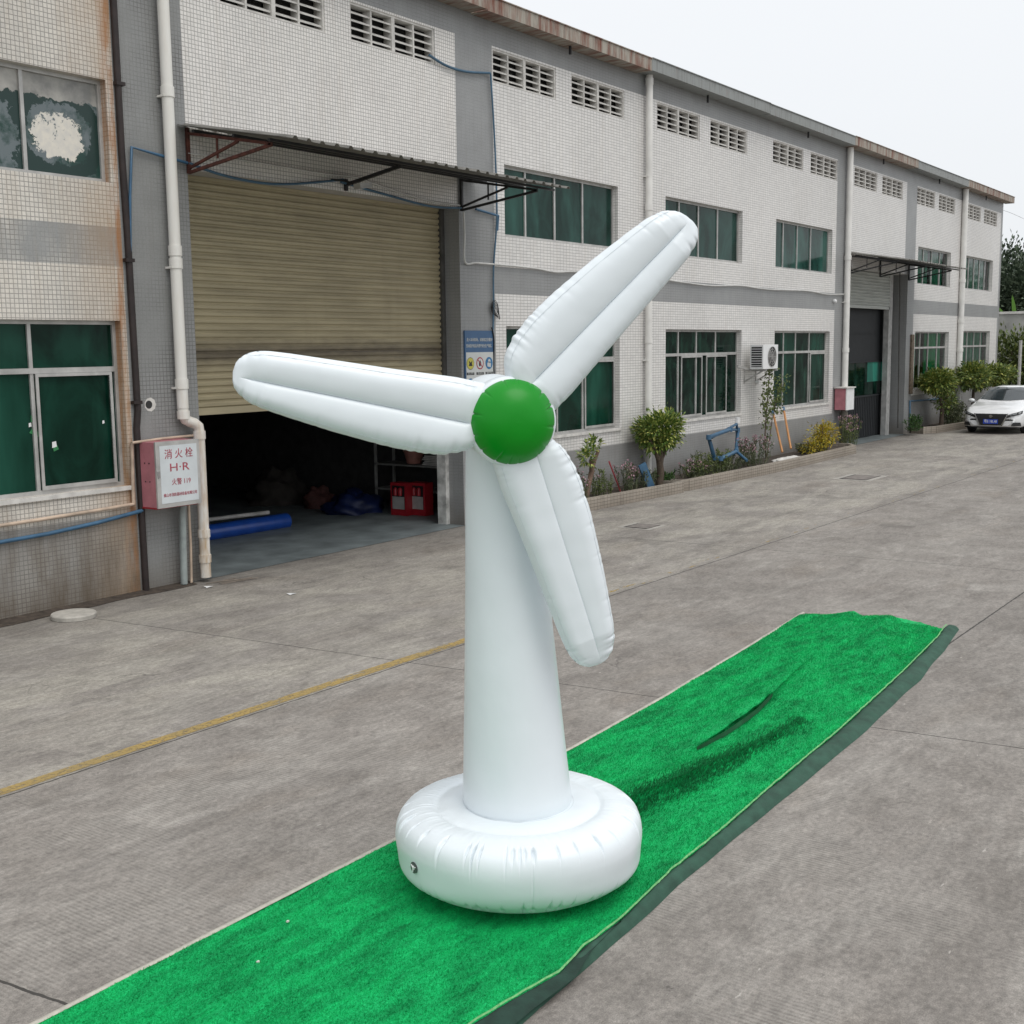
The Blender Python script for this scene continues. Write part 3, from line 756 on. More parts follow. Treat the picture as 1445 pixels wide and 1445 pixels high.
# ------------------------------------------------------------------ cables and pipes on the facade
def cable(pts, r, mat, name, label, cat='cable', n=6, Y=D-.04, group=None):
    q = MB(); P = []
    for p in pts:
        P.append(aY(p[0], p[1], p[2] if len(p) > 2 else Y))
    # smooth: Catmull-Rom
    out = []
    for i in range(len(P)-1):
        p0 = P[max(i-1, 0)]; p1 = P[i]; p2 = P[i+1]; p3 = P[min(i+2, len(P)-1)]
        for k in range(6):
            t_ = k/6; out.append(.5*((2*p1)+(p2-p0)*t_+(2*p0-5*p1+4*p2-p3)*t_*t_+(3*p1-p0-3*p2+p3)*t_**3))
    out.append(P[-1]); q.tube(out if name not in ('water_pipe',) else P, r, n)
    return solo(q, name, mat, label, cat, group)
Z = 2.89
def A_(*p): return [(a/Z, b/Z) for a, b in p]
def C_(*p): return [(450+a/Z, b/Z) for a, b in p]
def B_(*p): return [(a/Z, 400+b/Z) for a, b in p]
def D_(*p): return [(945+a/Z, b/Z) for a, b in p]
cable(A_((531, 1040), (530, 800), (537, 600), (650, 633), (765, 665)), .018, M_BLUEP, 'water_pipe', 'bright blue pipe rising beside the dark joint pipe and turning under the large canopy', 'pipe')
cable(A_((770, 665), (900, 712), (1060, 745), (1200, 750), (1400, 733)), .018, M_BLUEC, 'cable', 'dark blue cable sagging from the left canopy bracket above the beige shutter')
cable(C_((90, 742), (260, 790), (450, 840), (580, 848)), .018, M_BLUEC, 'cable', 'dark cable sagging under the right half of the large canopy')
cable(A_((765, 625), (1000, 655), (1300, 705), (1445, 722))+C_((200, 740), (420, 812), (575, 838)), .012, M_WHITEC, 'cable', 'pale conduit running along the tiles just above the beige shutter')
cable(C_((450, 225), (520, 268), (600, 292), (698, 298)), .02, M_BLUEC, 'cable', 'blue hose drooping from the louvre vent across the grey column')
cable(C_((700, 300), (708, 420), (716, 560), (722, 700), (726, 875), (722, 960), (712, 1100), (712, 1240), (710, 1345)), .016, M_BLUEC, 'cable', 'blue cable dropping down the grey column to the safety sign')
cable(C_((640, 853), (732, 880), (728, 940)), .02, M_BLUEP, 'water_pipe', 'short blue pipe elbow beside the right canopy bracket', 'pipe')
cable(C_((590, 865), (594, 960), (596, 1068), (640, 1072), (712, 1078), (800, 1085), (890, 1096), (970, 1110), (1060, 1108), (1300, 1125), (1430, 1143))+D_((60, 1152), (170, 1165), (290, 1165), (400, 1180), (560, 1186), (640, 1200), (712, 1200)), .018, M_WHITEC, 'cable', 'long white conduit running above the grey band of the middle bays')
cable(B_((-60, 997), (150, 965), (400, 925), (545, 900)), .022, M_BEIGEP, 'water_pipe', 'thin beige pipe along the foot of the leftmost window wall', 'pipe')
cable(B_((545, 900), (541, 780), (538, 650)), .022, M_BEIGEP, 'water_pipe', 'upright beige pipe with a white tee beside the dark joint pipe', 'pipe')
cable([(p[0], p[1], D-.09) for p in B_((538, 650), (660, 633), (790, 620))], .018, M_BEIGEP, 'water_pipe', 'pinkish pipe running over the top of the hydrant cabinet', 'pipe')
cable(B_((-60, 1066), (200, 1020), (400, 975), (580, 926)), .025, M_BLUEP, 'water_pipe', 'blue pipe below the beige pipe on the soiled left wall', 'pipe')
cable([(p[0], p[1], D-.1) for p in [(257, 712), (260, 824)]], .045, simple('pale green grey pipe', (.3, .34, .33), .5), 'water_pipe', 'thick grey green pipe entering the ground beneath the hydrant cabinet', 'pipe')
cable([(p[0], p[1], D-.1) for p in [(266, 712), (269, 770), (270, 822)]], .018, M_BEIGEP, 'water_pipe', 'thin pale pipe with a black clamp beneath the hydrant cabinet', 'pipe')
cable([(694, 462), (697, 480), (697, 520), (699, 560)], .012, M_BLACKC, 'cable', 'black cable hanging along the right edge of the safety sign')
q = MB()
for k in range(5):
    c = aY(698+k*.6, 434+k*1.5, D-.05); q.tube([c+Vector((.1*math.cos(a+k), 0, .12*math.sin(a*1.0+k*.7))) for a in [j*PI/5 for j in range(11)]], .006, 4)
solo(q, 'cable', M_BLACKC, 'small tangle of black wire on the wall above the safety sign', 'cable')
cable([(1413, 296, D), (1430, 302, D+1), (1460, 316, D+3)], .006, M_BLACKC, 'cable', 'thin overhead wire leaving the far corner of the factory')

# ------------------------------------------------------------------ hydrant cabinets
INK = simple('red lettering', (.36, .06, .085), .6, var=.1)
def cabinet(x0, x1, y0, z0, z1, side, label, lettering=False, post=True):
    T = thing('hydrant_cabinet', ((x0+x1)/2, D, z0), label, 'hydrant cabinet', 'fire hydrant cabinets')
    q = MB(); q.box(x0, x1, y0+.02, D-.012 if lettering else D-.03, z0, z1); part(q, 'cabinet_body', side, T)
    q = MB(); q.box(x0-.006, x1+.006, y0-.006, y0+.019, z0-.006, z1+.006); dr = part(q, 'door', M_ALU if lettering else M_WHITE, T)
    if lettering:
        q = MB(); q.box(x0+.05, x1-.035, y0-.009, y0-.0065, z0+.045, z1-.045); part(q, 'door_panel', simple('pale enamel', (.60, .64, .66), .45, var=.06), dr)
        q = MB(); q.box(x0+.005, x0+.035, y0-.02, y0-.0065, z0+.36, z0+.44); part(q, 'latch', M_CHROME, dr)
        xm = (x0+x1)/2+.01; yy = y0-.0105
        text('消 火 栓', .125, (xm, yy, z1-.155), INK, 'lettering', T, width=.42)
        text('H·R', .135, (xm, yy, z1-.315), INK, 'lettering', T, width=.29)
        text('火警 119', .085, (xm+.02, yy, z1-.49), INK, 'lettering', T, width=.28)
        text('佛山市消防器材设备有限公司', .045, (xm, yy, z1-.64), INK, 'lettering', T, width=.5)
    return T
T = cabinet(9.13, 9.77, D-.35, 1.05, 1.83, M_PINK, 'white fronted hydrant cabinet with red Chinese lettering beside the beige shutter', True)
for z in (1.58, 1.36):
    for yy in (.14, .22): q = MB(); q.tube([(9.128, D-yy, z), (9.1245, D-yy, z)], .009, 8); part(q, 'vent_hole', M_BLACK, T)
q = MB(); q.box(9.125, 9.745, D-.325, D-.02, 1.032, 1.0485); part(q, 'base_rail', M_RED, T)
cb = aY(1187, 520, D-.32); 
T2 = cabinet(32.15, 32.72, D-.36, 1.08, 1.66, M_PINK, 'smaller faded pink cabinet on a post beside the dark gate doorway')
q = MB(); q.box(32.1, 32.77, D-.40, D-.02, 1.668, 1.70); part(q, 'cap', M_CONCW, T2)
q = MB(); q.tube([(32.42, D-.2, 0), (32.42, D-.2, 1.078)], .085, 12); q.tube([(32.42, D-.2, .9), (32.42, D-.2, 1.0)], .11, 12); part(q, 'post', simple('rusted grey post', (.13, .12, .1), .8, var=.5), T2)

# ------------------------------------------------------------------ safety sign
T = thing('safety_sign', (15.96, D, 1.65), 'blue and white safety notice with round symbols on the grey column', 'sign')
sx0, sx1 = 15.57, 16.36
M_SBLUE = simple('sign blue', (.045, .11, .22), .45, var=.08); M_SWHT = simple('sign white', (.55, .57, .56), .45, var=.05)
q = MB(); q.box(sx0, sx1, D-.03, D-.002, 1.9, 3.17); part(q, 'board', M_SBLUE, T)
q = MB(); q.box(sx0+.025, sx1-.03, D-.034, D-.0305, 1.93, 2.82); part(q, 'panel', M_SWHT, T)
text('进入车间现场，请按规定穿戴好', .06, ((sx0+sx1)/2, D-.032, 3.02), M_SWHT, 'lettering', T, width=.70)
text('劳动防护用品并遵守安全生产规定。', .06, ((sx0+sx1)/2, D-.032, 2.92), M_SWHT, 'lettering', T, width=.70)
def disc(mb, x, z, r, y, mi, n=28): mb.add([(x+r*math.cos(2*PI*k/n), y, z+r*math.sin(2*PI*k/n)) for k in range(n)], [tuple(range(n))], mi)
icons = MB(); 
MI = [simple('sign yellow', (.5, .46, .08), .5, var=.05), simple('sign red', (.35, .04, .06), .5, var=.05), simple('sign icon blue', (.03, .16, .34), .5, var=.05), M_SWHT, M_BLACK]
cx = [15.70, 15.96, 16.21]
for row, zc in enumerate((2.64, 2.3, 2.06)):
    for k, X in enumerate(cx):
        if row == 1 and k == 2: continue
        r_ = .1; y1 = D-.0365
        kind = [0, 1, 2][k] if row == 0 else 2
        disc(icons, X, zc, r_, y1, 4 if kind == 0 else kind); disc(icons, X, zc, r_*.93 if kind == 0 else r_*.8, y1-.001, 0 if kind == 0 else 3 if kind != 2 else 2)
        if kind == 0: 
            icons.add([(X-.05, y1-.002, zc-.04), (X+.055, y1-.002, zc-.04), (X+.035, y1-.002, zc+.0), (X+.05, y1-.002, zc+.045), (X, y1-.002, zc+.015), (X-.045, y1-.002, zc+.05), (X-.03, y1-.002, zc)], [(0, 1, 2, 3, 4, 5, 6)], 4)
        if kind == 1:
            icons.add([(X-.03, y1-.002, zc-.05), (X+.02, y1-.002, zc-.04), (X+.03, y1-.002, zc), (X+.005, y1-.002, zc+.055), (X-.035, y1-.002, zc+.01)], [(0, 1, 2, 3, 4)], 4)
            icons.add([(X-.066, y1-.003, zc+.054), (X-.054, y1-.003, zc+.066), (X+.066, y1-.003, zc-.054), (X+.054, y1-.003, zc-.066)], [(0, 3, 2, 1)], 1)
        if kind == 2:
            if row == 0: disc(icons, X+.005, zc+.035, .032, y1-.002, 3); icons.add([(X-.05, y1-.002, zc-.055), (X+.04, y1-.002, zc-.07), (X+.05, y1-.002, zc-.01), (X, y1-.002, zc+.03), (X-.055, y1-.002, zc)], [(0, 1, 2, 3, 4)], 3)
            else:
                icons.add([(X-.055+.055-.055*math.cos(a), y1-.002, zc+.0+.06*math.sin(a)) for a in [j*PI/8 for j in range(9)]], [tuple(range(9))], 3)
                if k == 1: disc(icons, X, zc+.0, .03, y1-.003, 2)
    for k, X in enumerate(cx):
        if row == 0: icons.add([(X-.1, D-.0365, zc-.185), (X+.1, D-.0365, zc-.185), (X+.1, D-.0365, zc-.145), (X-.1, D-.0365, zc-.145)], [(0, 1, 2, 3)], 4)
icons.add([(16.12, D-.0365, 2.335), (16.3, D-.0365, 2.335), (16.3, D-.0365, 2.395), (16.12, D-.0365, 2.395)], [(0, 1, 2, 3)], 4)
part(icons, 'symbols', MI, T)
for X, s_ in zip(cx, ('当心叉车', '禁止烟火', '戴防护手套')): text(s_, .036, (X, D-.038, 2.475), M_SWHT, 'lettering', T, ext=.0006, width=.15)
text('注意安全', .04, (16.21, D-.038, 2.365), M_SWHT, 'lettering', T, ext=.0006, width=.14)

# ------------------------------------------------------------------ air conditioner
T = thing('air_conditioner', (26.6, D, 2.3), 'white air conditioner unit on a bracket between the ground floor windows', 'air conditioner')
ax0, ax1, ay0, ay1, az0, az1 = 26.2, 27.05, D-.52, D-.2, 2.32, 2.88
q = MB(); q.box(ax0, ax1, ay0, ay1, az0, az1); part(q, 'casing', M_WHITE, T)
q = MB(); disc(q, ax0+.5, (az0+az1)/2, .235, ay0-.004, 0, 32); fan = part(q, 'fan', M_BLACK, T)
q = MB()
for r_ in (.06, .12, .18, .235):
    q.tube([(ax0+.5+r_*math.cos(a), ay0-.012, (az0+az1)/2+r_*math.sin(a)) for a in [k*2*PI/24 for k in range(25)]], .006, 5, cap=False)
for k in range(8): a = k*PI/4; q.tube([(ax0+.5, ay0-.012, (az0+az1)/2), (ax0+.5+.235*math.cos(a), ay0-.012, (az0+az1)/2+.235*math.sin(a))], .005, 4)
part(q, 'grille', M_ALU, fan)
q = MB(); q.box(ax0-.004, ax0-.001, ay0+.03, ay1-.03, az0+.05, az1-.05); vn = part(q, 'side_vent', M_BLACK, T)
q = MB()
for k in range(8): q.box(ax0-.012, ax0-.0045, ay0+.03, ay1-.03, az0+.07+k*.055, az0+.085+k*.055)
part(q, 'slats', M_WHITE, vn)
for X in (26.3, 26.95):
    q = MB(); q.bar((X, D-.003, az0-.03), (X, D-.56, az0-.03), .04); q.bar((X, D-.01, az0-.3), (X, D-.45, az0-.05), .03); q.bar((X, D-.01, az0-.35), (X, D-.01, az0), .03)
    if X < 26.5: q.bar((25.7, D-.1, az0+.08), (26.3, D-.15, az0-.02), .05)
    part(q, 'bracket', M_ALU, T)
for (px_, py_, lb) in ((1069, 539, 'small white dome camera beneath the air conditioner'), (1178.5, 425, 'small white dome camera under the conduit near the second door')):
    p = aY(px_, py_, D-.05); q = MB(); q.tube([p+Vector((0, .048, 0)), p+Vector((0, 0, 0)), p+Vector((0, -.04, -.01))], [.04, .06, .035], 10); solo(q, 'wall_camera', M_WHITE, lb, 'camera')
p = aY(1041, 592, D-.03); q = MB(); q.box(p.x-.07, p.x+.07, D-.06, D-.003, p.z-.08, p.z+.05); q.tube([(p.x, D-.03, p.z-.08), (p.x, D-.03, .9), (p.x-.5, D-.03, .9)], .008, 4); solo(q, 'junction_box', M_WHITE, 'little white junction box below the window left of the air conditioner', 'junction box')
p = aY(1408, 522, D-.05); q = MB(); q.box(p.x-.2, p.x+.0, D-.08, D-.002, p.z-.1, p.z+.12); solo(q, 'meter_box', M_WHITE, 'tiny white box on the far corner of the factory', 'meter box')
# rusty narrow board on second column
a = aY(1284, 472, D-.04); b2 = aY(1284, 556, D-.04); q = MB(); q.box(38.72, 39.0, D-.05, D-.004, b2.z, a.z); q.box(38.74, 38.98, D-.056, D-.0505, b2.z+.03, a.z-.03)
solo(q, 'name_board', simple('weathered brown board', (.13, .1, .07), .8, var=.6, scale=14), 'narrow weathered brown board on the column right of the dark gate', 'sign board')
cable([(1270, 384, D-.05), (1269, 470, D-.05), (1267, 604, D-.05)], .02, M_RAIL, 'cable', 'thin pipe running down the column right of the second doorway')
cable([(1336, 562, D-.05), (1300, 565, D-.05), (1284, 566, D-.05), (1284, 604, D-.05)], .03, M_BLUEC, 'water_pipe', 'dark blue pipe bent along the wall behind the farthest planter', 'pipe')

# broken hole in the pilaster
p = aY(210, 571, D); q = MB(); disc(q, p.x, p.z, .05, D-.002, 0, 12); disc(q, p.x+.02, p.z, .085, D-.001, 1, 9); part(q, 'wall_hole', [M_DARK, M_CONCW], B)
# tape scraps on the near window
q = MB()
for (px_, py_, w_, h_, rz, mi) in ((148/Z, 400+612/Z, .16, .06, -.5, 0), (135/Z, 400+550/Z, .06, .08, 0, 0), (123/Z, 400+577/Z, .035, .05, 0, 1), (222/Z, 400+657/Z, .06, .075, 0, 1), (228/Z, 400+672/Z, .07, .06, .2, 0), (422/Z, 400+565/Z, .03, .04, 0, 1)):
    p = aY(px_, py_, D+.122); c_, s_ = math.cos(rz), math.sin(rz)
    q.add([(p.x+(u*c_-v*s_), D+.124-.001*mi, p.z+(u*s_+v*c_)) for u, v in ((-w_/2, -h_/2), (w_/2, -h_/2*.7), (w_/2*.8, h_/2), (-w_/2*.9, h_/2*.8))], [(0, 1, 2, 3)], mi)
part(q, 'tape_scraps', [simple('green tape', (.03, .2, .07), .4), M_WHITE], B)

# ------------------------------------------------------------------ things inside the open door
q = MB(); a = Vector((10.4, 14.0, .13)); p1 = aZ(404, 735, .1); q.tube([aZ(230, 762, .12), p1], .13, 18)
solo(q, 'vinyl_roll', M_BROLL, 'long bright blue vinyl roll lying on the factory floor', 'roll')
q = MB(); q.tube([aZ(250, 742, .16)+Vector((0, .25, 0)), aZ(388, 724, .16)+Vector((0, .15, 0))], .035, 8)
solo(q, 'cardboard_tube', M_CONCW, 'thin pale tube lying behind the blue vinyl roll', 'tube')
def lump(c, rx, ry, rz, seed, mat, name, label, cat):
    q = MB(); n, m_ = 28, 16; vs = []; fs = []
    for j in range(m_+1):
        th = PI/2*j/m_
        for i in range(n):
            ph = 2*PI*i/n; d = Vector((math.cos(ph)*math.cos(th), math.sin(ph)*math.cos(th), math.sin(th)))
            k = 1+.35*mnoise.noise(d*2.2+Vector((seed, 0, 0)))+.12*mnoise.noise(d*7+Vector((seed, 3, 0)))
            vs.append((c[0]+d.x*rx*k, c[1]+d.y*ry*k, c[2]+max(0, d.z*rz*k)))
    for j in range(m_):
        for i in range(n): fs.append((j*n+i, j*n+(i+1) % n, (j+1)*n+(i+1) % n, (j+1)*n+i))
    q.add(vs, fs, 0, True); solo(q, name, mat, label, cat)
p = aZ(500, 722); lump((p.x, p.y, .01), .55, .5, .36, 1, M_TARP, 'tarpaulin_heap', 'crumpled dark blue tarpaulin heap deep inside the doorway', 'tarpaulin')
p = aZ(452, 716); lump((p.x, p.y, .01), .3, .3, .34, 5, M_DUSTY, 'cloth_bundle', 'dull red bundle left of the blue tarpaulin heap', 'bundle')
p = aZ(415, 712); lump((p.x, p.y+.4, .01), .6, .5, .6, 9, simple('brown sacking', (.035, .03, .026), .9, var=.4), 'cloth_bundle', 'large dim brown bundle behind the dull red one', 'bundle')
def extbox(px_, lb):
    p = aZ(px_, 727); T = thing('extinguisher_box', (p.x, p.y, 0), lb, 'extinguisher box', 'red fire extinguisher boxes')
    w_ = .36; x0 = p.x; y1 = p.y; y0 = y1-w_; h_ = .58
    q = MB(); q.box(x0, x0+.22, y0, y1, .01, h_); part(q, 'box', M_RED, T)
    q = MB(); q.box(x0-.004, x0-.001, y0+.04, y1-.04, .12, h_-.05); w = part(q, 'window', M_BLACK, T)
    q = MB(); q.box(x0-.008, x0-.0045, y0+.045, y1-.045, .12, .34); part(q, 'label_panel', M_ALU, w)
    q = MB()
    for d in (.13, .24): q.tube([(x0-.012, y0+d, .36), (x0-.012, y0+d, .47), (x0-.012, y0+d, .5)], [.04, .04, .012], 10)
    part(q, 'extinguisher', M_RED, w)
extbox(552, 'left one of two red extinguisher boxes by the shutter rail')
extbox(578, 'right one of two red extinguisher boxes by the shutter rail')
T = thing('shelf_rack', (16.5, 12.9, 0), 'dark metal shelf rack behind the red extinguisher boxes', 'shelf')
m1 = simple('pale steel', (.25, .25, .24), .5); m2 = simple('grey shelf', (.2, .2, .19), .6)
for X in (16.45, 16.95):
    for Y_ in (12.75, 14.75): q = MB(); q.box(X-.02, X+.02, Y_-.02, Y_+.02, 0, 1.8); part(q, 'post', m1, T)
for z in (.35, .8, 1.25, 1.7): q = MB(); q.box(16.43, 16.97, 12.73, 14.77, z, z+.03); part(q, 'shelf', m2, T)
q = MB(); q.tube([(16.65, 14.0, .84), (16.65, 14.0, 1.06)], [.13, .19], 16); q.tube([(16.65, 14.0, 1.05), (16.65, 14.0, 1.09)], [.2, .2], 16); solo(q, 'bucket', simple('pinkish plastic', (.35, .16, .13), .5), 'pinkish plastic bucket on the dark shelf rack', 'bucket')
q = MB()
for k in range(6): q.box(16.5, 16.9, 12.9+.02*(k % 2), 13.7-.03*(k % 3), .835+k*.03, .855+k*.03)
solo(q, 'sheet_stack', M_CONCW, 'stack of pale sheets lying on the dark shelf rack', 'stack')

# ------------------------------------------------------------------ foliage helpers
def leaf(mb, p, d, up, l, w, mi=0):
    d = d.normalized(); s_ = d.cross(up)
    if s_.length < 1e-3: s_ = d.cross(Vector((1, 0, 0)))
    s_.normalize(); nrm = s_.cross(d)
    mb.add([p, p+d*l*.5+s_*w*.5+nrm*w*.12, p+d*l-nrm*l*.12, p+d*l*.5-s_*w*.5+nrm*w*.12], [(0, 1, 2, 3)], mi)
def rv():
    while True:
        v = Vector((rnd.uniform(-1, 1), rnd.uniform(-1, 1), rnd.uniform(-1, 1)))
        if .01 < v.length < 1: return v
def crown(mb, c, r, clumps, per, l, w, mi=0, shell=.75, cr=.34):
    c = Vector(c); r = Vector(r)
    for k in range(clumps):
        v = rv().normalized()*(shell+(1-shell)*rnd.random())*(rnd.random()**.25)
        cc = c+Vector((v.x*r.x, v.y*r.y, v.z*r.z))*.82
        rr = cr*min(r)*(.6+.8*rnd.random())
        for j in range(per):
            q_ = rv(); p = cc+q_*rr*(1.1 if j % 5 else 1.7)
            d = (q_+(p-c).normalized()*.7+Vector((0, 0, .15))+rv()*.6)
            leaf(mb, p, d, Vector((0, 0, 1))+rv()*.6, l*rnd.uniform(.6, 1.3), w*rnd.uniform(.7, 1.2), mi)
def plant(name, loc, label, cat, stems, leaves, group=None, barkm=M_BARK, lm=LF_GREEN, extra=None):
    T = thing(name, loc, label, cat, group)
    q = MB()
    for pts, rs in stems: q.tube([Vector(loc)+Vector(p) for p in pts], rs, 7)
    part(q, 'trunk' if cat in ('tree', 'bush', 'shrub') else 'stem', barkm, T)
    q = MB(); leaves(q, Vector(loc)); part(q, 'crown' if cat in ('tree', 'bush', 'shrub') else 'foliage', lm, T)
    if extra: q = MB(); extra[1](q, Vector(loc)); part(q, 'flowers', extra[0], T)
    return T

# ------------------------------------------------------------------ planters
M_PTILE = tile_mat('planter tile', (.6, .53, .45), (.52, .47, .4), (.2, .175, .15), tw=.1, th=.06, dirt=.5, bcol=(.16, .14, .12))
def planter(outer, label, wall_y=D, h=.22, t_=.12, soil=.14):
    T = thing('planter', (outer[0][0], outer[0][1], 0), label, 'planter', 'tiled planters along the factory wall')
    q = MB(); O = [Vector((*p, 0)) for p in outer]
    # inner line offset toward the wall / inside
    cen = sum(O, Vector())/len(O); cen.y = wall_y-.3
    I = []
    for i, p in enumerate(O):
        dirs = []
        if i > 0: dirs.append((O[i]-O[i-1]).normalized())
        if i < len(O)-1: dirs.append((O[i+1]-O[i]).normalized())
        nn = Vector((0, 0, 0))
        for d in dirs: nn += Vector((-d.y, d.x, 0))
        nn.normalize(); I.append(p+nn*t_)
    for i in range(len(O)-1):
        a, b, c, d = O[i], O[i+1], I[i+1], I[i]; hh = Vector((0, 0, h))
        q.quad(a, b, b+hh, a+hh); q.quad(d+hh, a+hh, b+hh, c+hh); q.quad(c, d, d+hh, c+hh)
    q.quad(O[0], O[0]+Vector((0, 0, h)), I[0]+Vector((0, 0, h)), I[0]); q.quad(O[-1], I[-1], I[-1]+Vector((0, 0, h)), O[-1]+Vector((0, 0, h)))
    part(q, 'kerb', M_PTILE, T)
    q = MB(); n = len(I)
    top = [(p.x, p.y, soil) for p in I]+[(I[-1].x, wall_y, soil), (I[0].x, wall_y, soil)]
    q.add(top, [tuple(range(len(top)))]); part(q, 'soil', M_SOIL, T)
planter([(16.9, 11.95), (16.9, 11.2), (18.4, 11.12), (21.28, 10.96), (21.3, 11.9)], 'nearest tiled planter, holding the round variegated bush')
planter([(21.4, 11.95), (21.42, 11.1), (21.6, 11.0), (25.7, 10.88), (31.15, 10.98), (31.6, 11.3), (31.65, 11.95)], 'long middle tiled planter with blue pipe frame and yellow shrub')
planter([(38.95, 11.95), (38.75, 11.5), (39.3, 11.22), (42.0, 10.95), (48.6, 10.9), (48.7, 11.95)], 'farthest tiled planter, beside the white car')

# round variegated bush
_b = aY(931, 690, 11.45); b0 = (_b.x, 11.45, .14)
def lv(q, o):
    c = o+Vector((0.0, 0, 1.06)); crown(q, c, (.66, .55, .40), 110, 34, .095, .042, 0, .8, .34)
plant('round_bush', b0, 'round variegated bush with yellow edged leaves in front of a drain pipe', 'bush',
      [([(0, 0, 0), (.03, 0, .25), (-.03, 0, .5), (.02, 0, .75)], [.09, .075, .07, .05]), ([(-.0, 0, .4), (-.2, 0, .7), (-.35, .05, .95)], [.05, .04, .02]), ([(0, 0, .45), (.2, -.05, .75), (.38, 0, 1.0)], [.05, .04, .02]), ([(0, 0, .5), (.05, .2, .8), (0, .3, 1.0)], [.04, .03, .02]), ([(.08, .05, 0), (.1, .03, .3), (.15, 0, .6)], [.04, .035, .02])], lv, lm=LF_GOLD)
def lv(q, o):
    for c in ((-.02, 0, .72), (.1, -.02, .9), (.22, 0, 1.0), (-.05, 0, .82)): crown(q, o+Vector(c), (.14, .12, .12), 5, 14, .1, .04, 0, .6, .5)
pb = aY(831, 694, 11.45); pb.z = .14
plant('pruned_stump', tuple(pb), 'leaning pruned stump with a few pale leaves beside the lower blade', 'shrub', [([(-.1, 0, 0), (-.02, 0, .25), (.1, 0, .5), (.1, 0, .72)], [.05, .045, .05, .05]), ([(.1, 0, .5), (.22, 0, .72), (.34, 0, .86)], [.04, .035, .03])], lv, lm=LF_GOLD, barkm=simple('brown cut bark', (.17, .11, .08), .9, var=.4))
def weeds(px_, py_, w_, h_, n, label, lm=LF_DULL, Y=11.5, fl=None, name='flowering_weeds', lsize=.05):
    p = aY(px_, py_, Y); o = (p.x, Y, .14)
    st = []
    for k in range(n):
        a = rnd.uniform(-w_, w_); b_ = rnd.uniform(-.18, .18); hh = h_*rnd.uniform(.5, 1)
        st.append(([(a*.6, b_, 0), (a*.85, b_, hh*.5), (a+rnd.uniform(-.08, .08), b_+rnd.uniform(-.05, .05), hh)], [.006, .005, .003]))
    def lv(q, o):
        for pts, _ in st:
            for k in range(26):
                t_ = rnd.random()**.7; p_ = o+Vector(pts[1]).lerp(Vector(pts[2]), t_) if rnd.random() < .65 else o+Vector(pts[0]).lerp(Vector(pts[1]), t_)
                leaf(q, p_, rv()+Vector((0, 0, .4)), rv(), lsize*rnd.uniform(.6, 1.6), lsize*.4)
    def fv(q, o):
        for pts, _ in st:
            for k in range(5): leaf(q, o+Vector(pts[2])+rv()*.05, rv(), rv(), .04, .035)
    plant(name, o, label, 'plant', st, lv, 'weeds growing in the planters', barkm=LF_DULL, lm=lm, extra=(fl, fv) if fl else None)
weeds(850, 690, .22, .5, 18, 'thin pale weeds right of the pruned stump', lm=LF_OLIVE)
weeds(822, 690, .2, .55, 10, 'pinkish flowering weed at the edge of the lower blade', fl=LF_PINK)
weeds(888, 688, .42, .55, 26, 'pink flowering weeds beneath the round bush', fl=LF_PINK)
weeds(905, 690, .35, .4, 24, 'dull weeds around the blue board', lm=LF_DULL)
weeds(984, 668, .5, .3, 30, 'short olive weeds left of the pipe frame', lm=LF_OLIVE)
weeds(1030, 658, .6, .35, 36, 'short dull weeds right behind the pipe frame', lm=LF_DULL)
weeds(935, 682, .25, .22, 20, 'low bright green weed right of the round bush', lm=LF_GREEN, lsize=.08)
weeds(975, 672, .35, .35, 20, 'pinkish weeds at the near end of the middle planter', fl=LF_PINK)
weeds(1005, 665, .9, .5, 60, 'green weeds below the blue pipe frame', lm=LF_OLIVE)
weeds(1062, 648, .8, .65, 50, 'taller grey green weeds between pipe frame and vine', lm=LF_DULL, fl=LF_PINK)
weeds(1150, 632, 1.0, .3, 60, 'low weeds around the yellow shrub', lm=LF_DULL)
weeds(1197, 622, .5, .8, 40, 'leafy weed with pale flowers under the pink cabinet', lm=LF_OLIVE, fl=LF_PINK)
# small tall vine shrub
pv = aY(1081, 640, 11.6)
def lv(q, o):
    for a, b_, n in (((-.05, 0, .9), (.15, 0, 2.35), 260), ((.35, 0, 1.1), (.95, 0, 1.9), 200), ((.0, 0, .3), (.1, 0, .9), 30)):
        for k in range(n):
            t_ = rnd.random(); p_ = o+Vector(a).lerp(Vector(b_), t_)+rv()*.17; leaf(q, p_, rv()+Vector((0, 0, -.2)), rv(), .09, .05)
plant('slender_shrub', (pv.x, 11.6, .14), 'slender upright shrub growing past the air conditioner', 'shrub', [([(0, 0, 0), (-.08, 0, .6), (-.02, 0, 1.2), (.1, 0, 1.9), (.15, 0, 2.3)], [.02, .018, .014, .01, .006]), ([(.02, 0, 0), (.2, 0, .5), (.3, 0, .9), (.6, 0, 1.5), (.9, 0, 1.8)], [.018, .015, .012, .01, .006])], lv, lm=LF_OLIVE)
pv = aY(1157, 634, 11.4)
def lv(q, o):
    crown(q, o+Vector((.25, 0, .42)), (.55, .35, .36), 44, 24, .08, .04, 0, .6, .4); crown(q, o+Vector((-.75, 0, .2)), (.35, .25, .2), 18, 20, .07, .035, 0, .6, .4); crown(q, o+Vector((-.1, 0, .25)), (.3, .25, .25), 12, 20, .07, .035, 0, .6, .4)
plant('yellow_shrub', (pv.x, 11.4, .14), 'yellow leaved shrub near the far end of the middle planter', 'shrub', [([(0, 0, 0), (.1, 0, .3), (.2, 0, .7)], [.03, .025, .01]), ([(0, 0, 0), (-.5, 0, .15), (-.85, 0, .3)], [.02, .015, .01])], lv, lm=LF_YEL)
